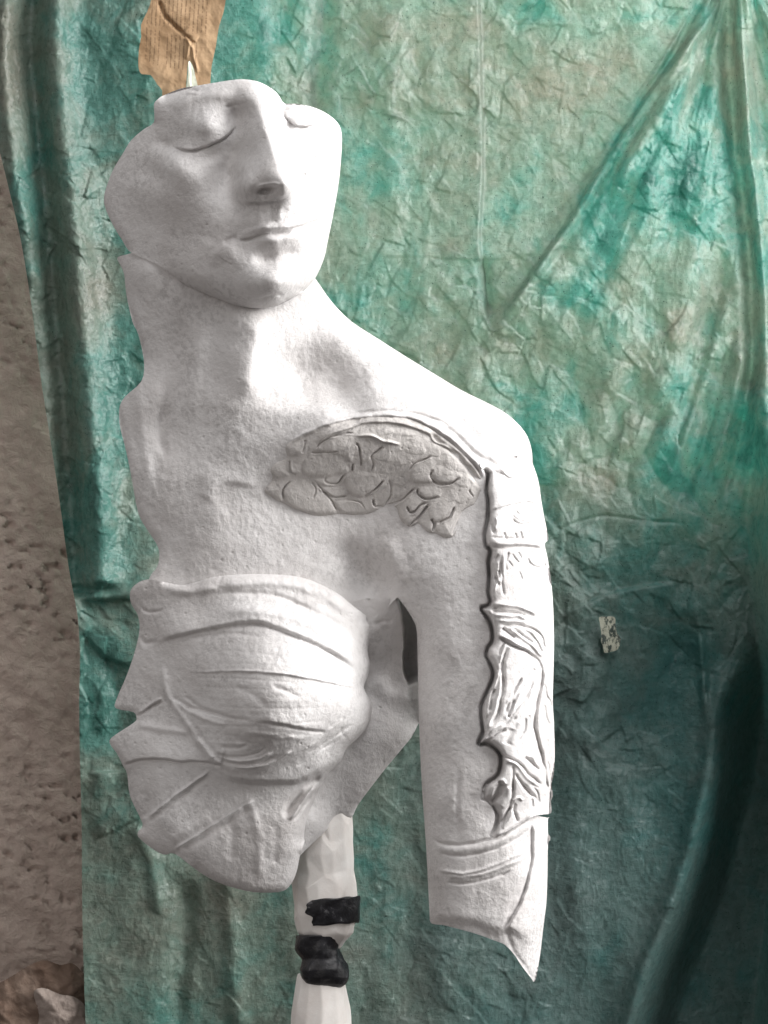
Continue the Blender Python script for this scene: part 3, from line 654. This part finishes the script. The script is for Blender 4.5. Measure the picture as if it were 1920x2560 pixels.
g.line(q3((205,250),(250,290),(330,280)), 4, -4); g.line(q3((210,400),(240,440),(290,430)), 6, -5)
pl_noise(g, 1.1)
shell('draped_breast', g, 38, PLASTER, sculpt)

# ---- hollow back shell behind the breast and arm ----------------------------
back_out = c3((1240,240),(1440,225),(1500,200),(1620,330),(1640,720),(1600,790),(1557,825),(1530,880),(1500,920),(1400,1040),(1330,1130),(1262,1222),(1232,1280),(1180,1290),(1150,1295),(1100,1352),(1040,1410),(985,1462),(940,1500),(900,1420),(880,1200),(950,1000),(1100,850),(1180,600),(1200,400))
g = Grid(back_out, 2.6, sub=3)
g.H = tps([p3(*t) for t in [(1240,240,30),(1400,240,55),(1600,330,0),(1530,450,-20),(1400,400,5),(1300,400,22),(1200,400,0),(1480,560,-40),(1350,560,-25),(1620,700,-40),(1540,720,-50),(1400,720,-40),(1250,700,-20),
    (1557,825,-78),(1480,860,-50),(1400,1040,-72),(1380,900,-28),(1262,1222,-75),(1250,1050,-22),(1150,1295,-60),(1120,1180,-18),(1000,1420,10),(1050,1300,20),(985,1462,12),(900,1420,20),(880,1200,10),(1000,1000,0),(1100,850,-10)]])(g)
g.lip(c3((1440,215),(1466,260),(1482,340),(1486,440),(1484,560),(1510,650)), -105, 46, 4, -1, .12)
g.line(c3((1440,330),(1380,335),(1330,350)), 5, -4)
g.line(c3((1340,600),(1420,690),(1530,690)), 26, 12, .2)
g.roll(c3((1557,825),(1500,920),(1400,1040),(1330,1130),(1262,1222),(1232,1280),(1150,1295),(1100,1352),(1040,1410),(985,1462)), 24, 18)
g.line(c3((1230,1275),(1250,1240),(1270,1205)), 4, -10)
pl_noise(g, 1.1)
shell('hollow_back', g, 30, PLASTER, sculpt)

# ================================================================== STAND
stand = bpy.data.objects.new('wrapped_pole_stand', None); C.objects.link(stand)
stand.location = (0, 0, 0)
tag(stand, 'upright pole wrapped in white paper and black tape under the sculpture', 'stand')
PAPER = simple('crumpled_white_paper', (.76, .71, .67), (.86, .84, .81), 22, .5, 45, .35, .0015, .35)
BLACK, _nt, _bs = mat_base('black_tape')
_nt.links.new(ramp(_nt, nz(_nt, 75, 6, .72, .8, objco(_nt)), [(.45, (.008, .008, .010)), (.60, (.022, .022, .026)), (.68, (.22, .22, .23))]), _bs.inputs['Base Color'])
_bs.inputs['Roughness'].default_value = .3; bump(_nt, _bs, nz(_nt, 130, 6, .7, .4, objco(_nt)), .6, .0018)
def wrap(name, rows, mat, depth=-115, seed=0, crease=3., n=40, flat=False, arc=None, facet=7, grow=0., rs=4., jit=0., soft=0.):
    """rows: (y, left x, right x); an irregular faceted sleeve round the pole"""
    r = np.random.RandomState(seed); ys = []; V = []; rr = []
    rows = np.array(rows, float); m = max(int((rows[-1, 0] - rows[0, 0]) / rs), 3)
    yy = np.linspace(rows[0, 0], rows[-1, 0], m)
    l = np.interp(yy, rows[:, 0], rows[:, 1]); rt = np.interp(yy, rows[:, 0], rows[:, 2])
    a0, a1 = arc if arc else (0, 2 * math.pi)
    full = arc is None; cols = n if full else n + 1
    th = a0 + (a1 - a0) * np.arange(cols) / n
    TH, YY = np.meshgrid(th, yy)
    cx = ((l + rt) / 2)[:, None]; R = ((rt - l) / 2)[:, None]
    # facets: flats of a rough polygon, plus creases
    k = facet; ph = seed * .7 + .4 * np.sin(YY / 60.)
    ang = (TH + ph) % (2 * math.pi / k) - math.pi / k
    pol = np.cos(math.pi / k) / np.cos(ang)
    pol = .35 + .65 * pol / pol.max() + .0
    u = np.cos(TH) * 1.3; v = np.sin(TH) * 1.3
    d = crease * (fbm(u * .9 + YY / 75 + seed, v * .9 - YY / 110, 2) * 1.1 + .55 * (facets(TH * 1.1 + seed + 3, YY / 46. + .4 * TH, 1.2, .6)))
    RR = R * (1 - .10 * (1 - pol) / .65) + d + grow
    if jit:
        RR = RR + r.uniform(-jit, jit, RR.shape); TH = TH + r.uniform(-.12, .12, TH.shape); YY = YY + r.uniform(-rs * .3, rs * .3, YY.shape) * ((YY > yy[0]) & (YY < yy[-1]))
    if not full:                                            # torn, slanting tape ends
        TH = TH + (np.sin(YY / 9.) * .10 + np.sin(YY / 3.7) * .05) * np.linspace(0, 1, cols)[None]
    X = cx + RR * np.cos(TH); Hh = depth + RR * .92 * np.sin(TH)
    Z = YY + 0 * TH
    if not full: Z = Z - 7 * np.cos(TH) + 1.2 * np.sin(TH * 9) * (2 * (YY - yy[0]) / (yy[-1] - yy[0]) - 1) - 5
    base = (np.stack(world(X, Z, Hh), -1)).reshape(-1, 3)
    idx = np.arange(m * cols).reshape(m, cols); fs = []
    for j in range(m - 1):
        for i in range(cols if full else cols - 1):
            i2 = (i + 1) % cols
            if jit:
                if r.rand() < .5: fs += [(idx[j, i], idx[j+1, i], idx[j+1, i2]), (idx[j, i], idx[j+1, i2], idx[j, i2])]
                else: fs += [(idx[j, i], idx[j+1, i], idx[j, i2]), (idx[j+1, i], idx[j+1, i2], idx[j, i2])]
            else: fs.append((idx[j, i], idx[j + 1, i], idx[j + 1, i2], idx[j, i2]))
    V = base
    if not full:                                            # give the strip thickness
        X2 = cx + (RR - 4) * np.cos(TH); H2 = depth + (RR - 4) * .92 * np.sin(TH)
        V = np.concatenate([base, np.stack(world(X2, Z, H2), -1).reshape(-1, 3)]); q = m * cols
        fs += [tuple(x + q for x in f[::-1]) for f in fs]
        for j in range(m - 1):
            fs.append((idx[j, 0], idx[j, 0] + q, idx[j+1, 0] + q, idx[j+1, 0])); fs.append((idx[j, -1], idx[j+1, -1], idx[j+1, -1] + q, idx[j, -1] + q))
        for i in range(cols - 1):
            fs.append((idx[0, i], idx[0, i+1], idx[0, i+1] + q, idx[0, i] + q)); fs.append((idx[-1, i], idx[-1, i] + q, idx[-1, i+1] + q, idx[-1, i+1]))
    else:                                                   # caps
        top = len(V); V = np.concatenate([V, V[:cols].mean(0)[None], V[-cols:].mean(0)[None]])
        for i in range(cols):
            i2 = (i + 1) % cols; fs.append((top, idx[0, i], idx[0, i2], top)); fs.append((top + 1, idx[-1, i2], idx[-1, i], top + 1))
    me = bpy.data.meshes.new(name)
    me.from_pydata([tuple(p) for p in V], [], [tuple(dict.fromkeys(int(i) for i in f)) for f in fs]); me.update()
    if not flat: me.polygons.foreach_set('use_smooth', [True] * len(me.polygons))
    me.update()
    o = link(name, me, mat, stand)
    if soft:                                               # folds stay crisp but not knife sharp
        a = me.attributes.new('crease_edge', 'FLOAT', 'EDGE'); a.data.foreach_set('value', np.full(len(me.edges), soft, np.float32))
        md = o.modifiers.new('soften', 'SUBSURF'); md.levels = 3; md.render_levels = 3
    return o
wrap('paper_sleeve', [(1985,738,872),(2050,735,876),(2120,730,884),(2200,728,890),(2250,729,892),(2300,734,891),(2325,742,889),(2345,752,882),(2360,775,862),(2372,800,850)], PAPER, seed=3, crease=6, n=15, rs=34., jit=3.4, soft=.62)
wrap('black_tape_band', [(2252,729,892),(2300,734,891),(2318,741,890)], BLACK, seed=3, crease=5, arc=(-.5, 2.05), grow=7, n=60)
wrap('taped_joint', [(2338,742,856),(2352,742,850),(2372,744,848),(2384,750,852),(2398,760,856),(2408,756,864),(2425,749,872),(2445,750,874),(2460,760,868),(2470,776,854),(2478,796,836)], BLACK, seed=9, crease=8, depth=-104, n=60)
wrap('lower_paper_tube', [(2432,748,860),(2444,734,872),(2480,731,874),(2540,729,877),(2620,727,880),(2760,725,884)], PAPER, seed=12, crease=5, n=12, rs=80., jit=2.8, soft=.62)

# ================================================================== BACKGROUND
BG = -1250.      # the tarpaulin hangs about 0.37 m behind the sculpture
# in background plane units: p -> same direction from the room side
def bgrid(out, step, sub=3): return Grid(out, step, sub=sub)
tarp_out = [(-60,-90),(700,-100),(1400,-100),(2010,-100),(2020,800),(2020,1600),(2020,2700),(1200,2700),(600,2700),(222,2700),(214,2560),(206,2300),(204,2050),(200,1900),(198,1760),(200,1640),(196,1560),(190,1515),(172,1420),(150,1260),(126,1100),(104,960),(78,760),(52,600),(24,480),(0,380),(-30,250)]
g = Grid(tarp_out, 3.2, sub=3)
X, Y = g.X, g.Y
wx = X + 40 * fbm(X / 260, Y / 260, 3); wy = Y + 40 * fbm(X / 240 + 7, Y / 240 + 2, 3)
H = np.full(X.shape, BG)
H += 40 * fbm(wx / 330, wy / 900, 3) * 1.2                        # broad hanging folds
AX, AY = 1835., -140.
TH_ = np.arctan2(X - AX, Y - AY); RD = np.hypot(X - AX, Y - AY)
fan = sm((TH_ + .585) / .05) * sm((1900 - RD) / 900) * sm(RD / 300)                # cloth pulled into folds from the upper right fixing
TW_ = TH_ + .05 * fbm(X / 200, Y / 260, 2)
H += fan * (58 * fbm(TW_ * 6, RD / 1300 + 4, 2) + 15 * (1 - 2 * np.abs(noise(TW_ * 11 + 3, RD / 800))) + 3 * ridged(TW_ * 30, RD / 200, 3) * sm(.4 + 2 * noise(X / 160, Y / 200)))
cm = .35 + .65 * sm(.5 + 1.7 * noise(X / 300 + 2, Y / 330)) 
cm = cm * (1 - .8 * np.exp(-((X - 560) / 130)**2 - ((Y - 60) / 300)**2)) * (1 - .6 * sm((Y - 1750) / 400))
pk = np.exp(-((X - 1640) / 260)**2 - ((Y - 1150) / 330)**2)         # puckered area
r1, r2 = wx * .86 + wy * .5, wy * .86 - wx * .5; r3, r4 = wx * .8 - wy * .6, wy * .8 + wx * .6; r5, r6 = wx * .96 + wy * .28, wy * .96 - wx * .28
H += cm * (10 * facets(r1 / 84, r2 / 118, 1.3, .7) - 9 * facets(r3 / 62 + 40, r4 / 88 + 9, 1.3, .7)) + cm * (8.5 * facets(r5 / 31 + 7, r6 / 46, 1.4, .5) - 7 * facets(r3 / 26 + 71, r4 / 36, 1.4, .5))
H += 26 * pk * (facets(wx / 52 + 3, wy / 72) - .3) + 2.2 * ridged(wx / 26, wy / 60, 3, .55) * cm
g.H = H
# rolled fold down the left side
L, R_ = g.line, g.lip
L([(150,-60),(140,60),(150,250),(175,480),(200,700),(215,900),(235,1100),(245,1300),(250,1480)], 46, 75, .02)
L([(92,-60),(80,100),(96,300),(120,520),(140,760),(160,1000),(178,1250),(190,1500)], 30, -62, .02)
L([(20,-60),(10,120),(20,300),(60,560),(90,760)], 22, 30, .1)
L([(190,1500),(320,1480),(420,1450)], 16, 18, .2); R_([(200,1500),(300,1500),(420,1480)], 22, 60, 8, -1, .2)
R_([(190,1560),(260,1640),(330,1660),(420,1640)], 16, 60, 8, -1, .2)
# diagonal sheet on the right lapping over the left one
dg = [(1830,-90),(1796,0),(1700,130),(1610,250),(1520,390),(1430,540),(1340,670),(1270,770),(1228,836)]
D, Sd, T, _, _, _ = g.dist(smooth(dg, 4), 500); sd = D * Sd * -1
g.H += np.where(D < 500, 48 * sm(sd / 18 + .5) * np.exp(-(np.maximum(sd, 0) / 260)**2) * sm((1 - T) / .12), 0)
for k, off in enumerate((26, 52, 84, 120)):
    L([(x + off, y + off * .45) for x, y in dg[1:]], 10 + k * 2, (-11, 10, -9, 8)[k], .15)
# seam with torn flap beside it
R_([(1196,-60),(1204,200),(1208,420),(1200,600),(1212,700),(1216,790),(1245,850)], 26, 90, 5, 1, .08)
L([(1205,640),(1215,720),(1232,790)], 13, -30, .2); L([(820,-50),(800,150),(790,300)], 26, -34, .15); L([(700,-50),(690,140)], 30, -26, .2); L([(960,-50),(980,300),(985,620)], 34, 18, .2)
R_([(860,660),(1000,640),(1200,650),(1340,635),(1500,600)], 4, 40, 3, -1, .2)
# gathers at the far right
L([(1815,-60),(1825,200),(1850,450),(1880,700),(1890,1000)], 26, -60, .05)
L([(1860,-60),(1870,300),(1905,700),(1910,1200)], 20, 52, .05); L([(1760,200),(1740,500),(1720,800)], 50, 26, .2); L([(1810,620),(1770,900),(1700,1100)], 34, -40, .2)
for a, b, w, h in [((1830,700),(1640,1280),14,26),((1870,800),(1760,1260),13,24),((1900,900),(1840,1300),12,22),((1790,700),(1600,1150),16,-20),((1850,760),(1700,1280),13,-22),((1885,860),(1800,1280),11,-20)]:
    L([a, ((a[0]+b[0])/2+12, (a[1]+b[1])/2), b], w, h, .2)
R_([(1390,1540),(1480,1500),(1580,1470),(1700,1455)], 14, 60, 6, 1, .15); L([(1380,1330),(1500,1290),(1600,1300),(1720,1310)], 4, -8, .2)
# lower right: the sheet swings away to the wall
dl = [(1900,1500),(1830,1640),(1790,1780),(1775,1900),(1745,2030),(1705,2180),(1660,2310),(1610,2430),(1570,2560),(1540,2700)]
D, Sd, T, _, _, _ = g.dist(smooth(dl, 4), 700); sd = D * Sd * -1
g.H += np.where(D < 700, -330 * sm((sd - 10) / 110) * sm(T / .3), 0)
g.H += 560 * sm((g.X - 1890 - 30 * np.sin(g.Y / 260)) / 120) * sm((g.Y - 700) / 900) 
L(dl[1:], 24, 42, .1); L([(1740,1500),(1755,1650),(1765,1810)], 12, 22, .2); L([(1700,1500),(1690,1700),(1660,1950),(1620,2150)], 50, -34, .2)
L([(1480,1500),(1470,1800),(1450,2100),(1460,2500)], 60, 24, .2)
L([(560,2120),(580,2350),(600,2600)], 26, 26, .15); L([(470,2180),(460,2350),(440,2600)], 24, -30, .2); R_([(220,1930),(320,1925),(420,1900)], 14, 50, 4, 1, .2)
R_([(230,2100),(320,2060),(400,2010)], 14, 50, 4, -1, .2); L([(330,2050),(380,2150),(400,2300)], 20, 20, .2)
L([(250,1560),(300,1800),(280,2050)], 30, -22, .2)
dust_shade = .46 + .44 * fbm(wx / 260 + 3, wy / 340 + 8, 4) + fan * (.34 * fbm(TW_ * 8, RD / 500, 3) - .10) + .12 * sm((Y - 1500) / 700)
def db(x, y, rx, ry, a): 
    global dust_shade; dust_shade = dust_shade + a * np.exp(-((X - x) / rx)**2 - ((Y - y) / ry)**2)
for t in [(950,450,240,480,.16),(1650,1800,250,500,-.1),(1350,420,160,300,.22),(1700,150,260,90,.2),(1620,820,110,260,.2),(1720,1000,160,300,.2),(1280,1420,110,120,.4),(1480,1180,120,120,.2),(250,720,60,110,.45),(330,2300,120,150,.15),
          (1450,750,90,90,-.12),(1640,500,120,300,-.14),(1350,1000,160,160,-.15),(300,1000,110,480,-.26),(300,200,160,300,-.25),(250,1750,90,200,-.4),(560,80,120,120,-.5),(1850,2200,300,500,-.1),(150,330,40,260,.15),(230,1250,60,200,-.25),(1350,2350,200,250,.1),(20,150,40,250,.45)]: db(*t)  # dust patches, with upper-left and lower-right pocket shade also put into the colour
tarp = shell('tarpaulin', g, 5, TARP, None, {'dust_shade': np.clip(.2 + .8 * dust_shade, .10, 1), 'cool_shade': .55 * sm((X - 900 + Y * .25 - 350 + 200 * fbm(X / 200, Y / 200)) / 700) * sm((Y - 1100) / 700)})
tag(tarp, 'crinkled green plastic tarpaulin hanging as backdrop behind the white sculpture', 'tarpaulin')

# rough wall at the left, behind the tarpaulin's edge
WALL = simple('rough_brown_render', (.50, .40, .345), (.66, .54, .475), 30, .95, 70, 1., .006, .1)
wall_out = [(-900,-500),(760,-500),(760,950),(1500,1000),(2900,1000),(2900,3200),(0,3200),(-900,3200)]
g = Grid(wall_out, 6., sub=1)
X, Y = g.X, g.Y
g.H = -1700 + 14 * fbm(X / 120, Y / 120, 5, .55) - 20 * sm((fbm(X / 46, Y / 26, 4, .6) - .25) / .3) * sm(.5 + 1.3 * noise(X / 260, Y / 300 + 4)) + 5 * fbm(X / 22, Y / 22, 3)
wall = shell('wall', g, 120, WALL)
tag(wall, 'rough brown rendered wall seen left of the green tarpaulin', 'wall')

# brown printed paper taped to the tarpaulin above the head
def kraft():
    m, nt, bs = mat_base('brown_printed_paper'); co = objco(nt)
    base = ramp(nt, nz(nt, 28, 5, .6, .4, co), [(.35, (.30, .185, .095)), (.65, (.46, .315, .185))])
    tc = nt.nodes.new('ShaderNodeTexCoord')
    sx = nt.nodes.new('ShaderNodeSeparateXYZ'); nt.links.new(objco(nt, (1, 1, 1), (0, math.radians(-3), 0)), sx.inputs[0])
    w = math_(nt, 'SINE', math_(nt, 'MULTIPLY', sx.outputs[0], 1750.))
    lines = ramp(nt, w, [(.35, (0, 0, 0)), (.75, (1, 1, 1))])
    brk = ramp(nt, nz(nt, 1, 3, .7, 0, objco(nt, (260, 260, 700))), [(.42, (0, 0, 0)), (.5, (1, 1, 1))])
    at = nt.nodes.new('ShaderNodeAttribute'); at.attribute_name = 'print'
    f = math_(nt, 'MULTIPLY', math_(nt, 'MULTIPLY', lines, brk), math_(nt, 'MULTIPLY', at.outputs['Fac'], .6))
    c = mixc(nt, f, base, (.12, .07, .035))
    nt.links.new(c, bs.inputs['Base Color']); bs.inputs['Roughness'].default_value = .8
    bump(nt, bs, nz(nt, 120, 5, .6, .5, co), .4, .0014)
    return m
ck = cv(330, 0, 6.636)
paper_out = ck((330,-200),(320,0),(250,200),(150,410),(155,600),(120,780),(105,1000),(110,1130),(160,1230),(310,1245),(420,1400),(500,1500),(540,1700),(900,1750),(900,1440),(915,1200),(940,1010),(1000,1070),(1040,1200),(1075,1450),(1120,1700),(1290,1700),(1300,1400),(1320,1100),(1390,780),(1440,450),(1520,200),(1560,-50),(1590,-260))
g = Grid(paper_out, 1.8, sub=2)
g.H = np.full(g.X.shape, -620.) + 8 * fbm(g.X / 90, g.Y / 90, 3) + 1.5 * ridged(g.X / 30, g.Y / 40, 3)
g.line(ck((420,0),(560,280),(720,440),(850,560),(1000,660)), 5, -11, .1); g.line(ck((860,520),(960,720),(1020,900),(1100,1250)), 4, 8, .2); g.line(ck((930,640),(940,820),(900,1000)), 4, 7, .2)
g.lip(ck((850,540),(960,620),(1060,700)), 6, 14, 2, -1, .1)
pr = np.zeros(g.X.shape)
for poly in ([(400,-300),(1300,-300),(1290,300),(1250,560),(1000,560),(820,480),(600,450),(380,420),(230,400)], [(560,560),(900,600),(900,1160),(640,1130),(560,1100)], [(200,440),(480,520),(490,1090),(380,1080),(190,960)], [(960,650),(1080,700),(1120,1200),(1060,1200)]):
    pr = np.maximum(pr, g.inside(np.array(ck(*poly))).astype(float))
paper = shell('brown_paper_sheet', g, 3, kraft(), None, {'print': pr})
tag(paper, 'torn brown paper with faded print lines hanging behind the top of the head', 'paper')

# pale strip added in place of the white gap in the brown paper
PALE = simple('pale_gap', (.52, .54, .44), (.66, .68, .58), 90, .7, 150, .3, .001)
g = Grid(ck((905,1480),(925,1250),(940,1020),(1000,1080),(1040,1220),(1085,1400),(1110,1560),(1000,1600),(890,1590)), 1.5, sub=3)
g.H = np.full(g.X.shape, -560.) + 2 * fbm(g.X / 20, g.Y / 20, 2)
g.lip(ck((945,1000),(968,1200),(980,1450),(985,1600)), 10, 30, 2, 1, 0)
gap_strip = shell('paper_gap_strip', g, 4, PALE)
tag(gap_strip, 'thin pale strip standing for the white gap in the split of the brown paper', 'card strip')

# small worn sticker on the tarpaulin
def sticker_mat():
    m, nt, bs = mat_base('worn_sticker'); co = objco(nt)
    br = N(nt, 'ShaderNodeTexNoise'); 
    a = ramp(nt, nz(nt, 1, 3, .6, .2, objco(nt, (230, 230, 150))), [(.44, (.05, .07, .06)), (.54, (.44, .45, .36))])
    nt.links.new(a, bs.inputs['Base Color']); bs.inputs['Roughness'].default_value = .6
    bump(nt, bs, nz(nt, 300, 3, .6, 0, co), .5, .001); return m
cs = cv(1440, 1500, 10.37)
g = Grid(cs((600,450),(750,430),(1000,440),(1020,600),(1060,850),(1160,1000),(1130,1180),(1060,1300),(900,1340),(740,1370),(700,1180),(650,1080),(660,900),(620,600)), 2, sub=2)
g.H = np.full(g.X.shape, BG + 52.) + 3 * fbm(g.X / 20, g.Y / 30, 3)
stk = shell('worn_sticker', g, 3, sticker_mat())
tag(stk, 'small worn pale sticker with dark print on the tarpaulin right of the arm', 'sticker')

# crumpled sheets at the bottom left
RAG = simple('crumpled_brown_paper', (.15, .10, .075), (.27, .205, .165), 18, .85, 40, .8, .006, .15)
RAG2 = simple('crumpled_pale_paper', (.28, .23, .20), (.38, .32, .285), 18, .85, 40, .8, .006, .15)
def heap(name, out, depth, rise, seed, mat, label):
    g = Grid(out, 4, sub=4); P = g.out; D = g.dist(P, 120, True)[0]
    g.H = depth + rise * np.sqrt(np.clip(D / 70, 0, 1)) + 16 * ridged(g.X / 110 + seed, g.Y / 90, 3, .5) + 14 * fbm(g.X / 40, g.Y / 40 + seed, 3)
    o = shell(name, g, 60, mat); tag(o, label, 'paper'); return o
heap('crumpled_paper', [(-60,2470),(-10,2460),(30,2440),(70,2415),(110,2400),(150,2412),(180,2408),(205,2430),(240,2480),(250,2700),(-60,2700)], -1400, 60, 3, RAG, 'dark crumpled brown paper heaped against the wall at bottom left')
heap('crumpled_paper', [(84,2482),(110,2470),(150,2486),(185,2492),(215,2520),(226,2590),(226,2700),(100,2700),(86,2600),(98,2540)], -1330, 50, 8, RAG2, 'paler crumpled sheet lying in front of the dark brown paper heap')

# ================================================================== LIGHT
w = bpy.data.worlds.new('World'); bpy.context.scene.world = w; w.use_nodes = True
bg = w.node_tree.nodes['Background']; bg.inputs[1].default_value = .39
_tc = w.node_tree.nodes.new('ShaderNodeTexCoord'); _sx = w.node_tree.nodes.new('ShaderNodeSeparateXYZ'); w.node_tree.links.new(_tc.outputs['Generated'], _sx.inputs[0])
_mr = w.node_tree.nodes.new('ShaderNodeMapRange'); _mr.inputs['From Min'].default_value = -1; w.node_tree.links.new(_sx.outputs[2], _mr.inputs['Value'])
w.node_tree.links.new(ramp(w.node_tree, _mr.outputs[0], [(.25, (.20, .175, .165)), (.5, (.72, .69, .675)), (.75, (1., .99, 1.))]), bg.inputs[0])
from mathutils import Vector
def area(name, loc, target, sx, sy, power, col, spread=180):
    l = bpy.data.lights.new(name, 'AREA'); l.shape = 'RECTANGLE'; l.size = sx; l.size_y = sy; l.energy = power; l.color = col; l.spread = math.radians(spread)
    o = bpy.data.objects.new(name, l); C.objects.link(o); o.location = loc
    o.rotation_euler = (Vector(target) - Vector(loc)).to_track_quat('-Z', 'Y').to_euler(); return o
area('window_light', (1.75, -.50, 2.02), (0, .05, 1.42), 1.3, 1.4, 31, (1., .985, .97), 95)
area('added_tarpaulin_backlight', (.55, 1.35, 2.15), (.15, .37, 1.66), 1., .6, 105, (1., 1., .97), 110)  # added lamp that makes the upper tarpaulin glow through; no window known there
area('skylight', (.5, -.95, 2.75), (0, .05, 1.25), 1.1, .8, 7, (1., .99, .99), 120)
area('added_left_fill', (-1.6, -1.7, 1.5), (0, 0, 1.2), 1.2, 1.6, 3.5, (1., .93, .88), 120)  # added weak warm fill to lift the left side; no door there

cam = bpy.data.cameras.new('camera'); co = bpy.data.objects.new('camera', cam); C.objects.link(co)
co.location = (0, -DC, ZC); co.rotation_euler = (math.radians(90), 0, 0)
cam.sensor_fit = 'VERTICAL'; cam.sensor_height = 24; cam.lens = 24 / (2560 * S / DC); cam.clip_end = 100
sc = bpy.context.scene; sc.camera = co
sc.render.resolution_x = 768; sc.render.resolution_y = 1024
sc.view_settings.view_transform = 'Standard'; sc.view_settings.look = 'None'; sc.view_settings.exposure = -.08; sc.view_settings.gamma = 1
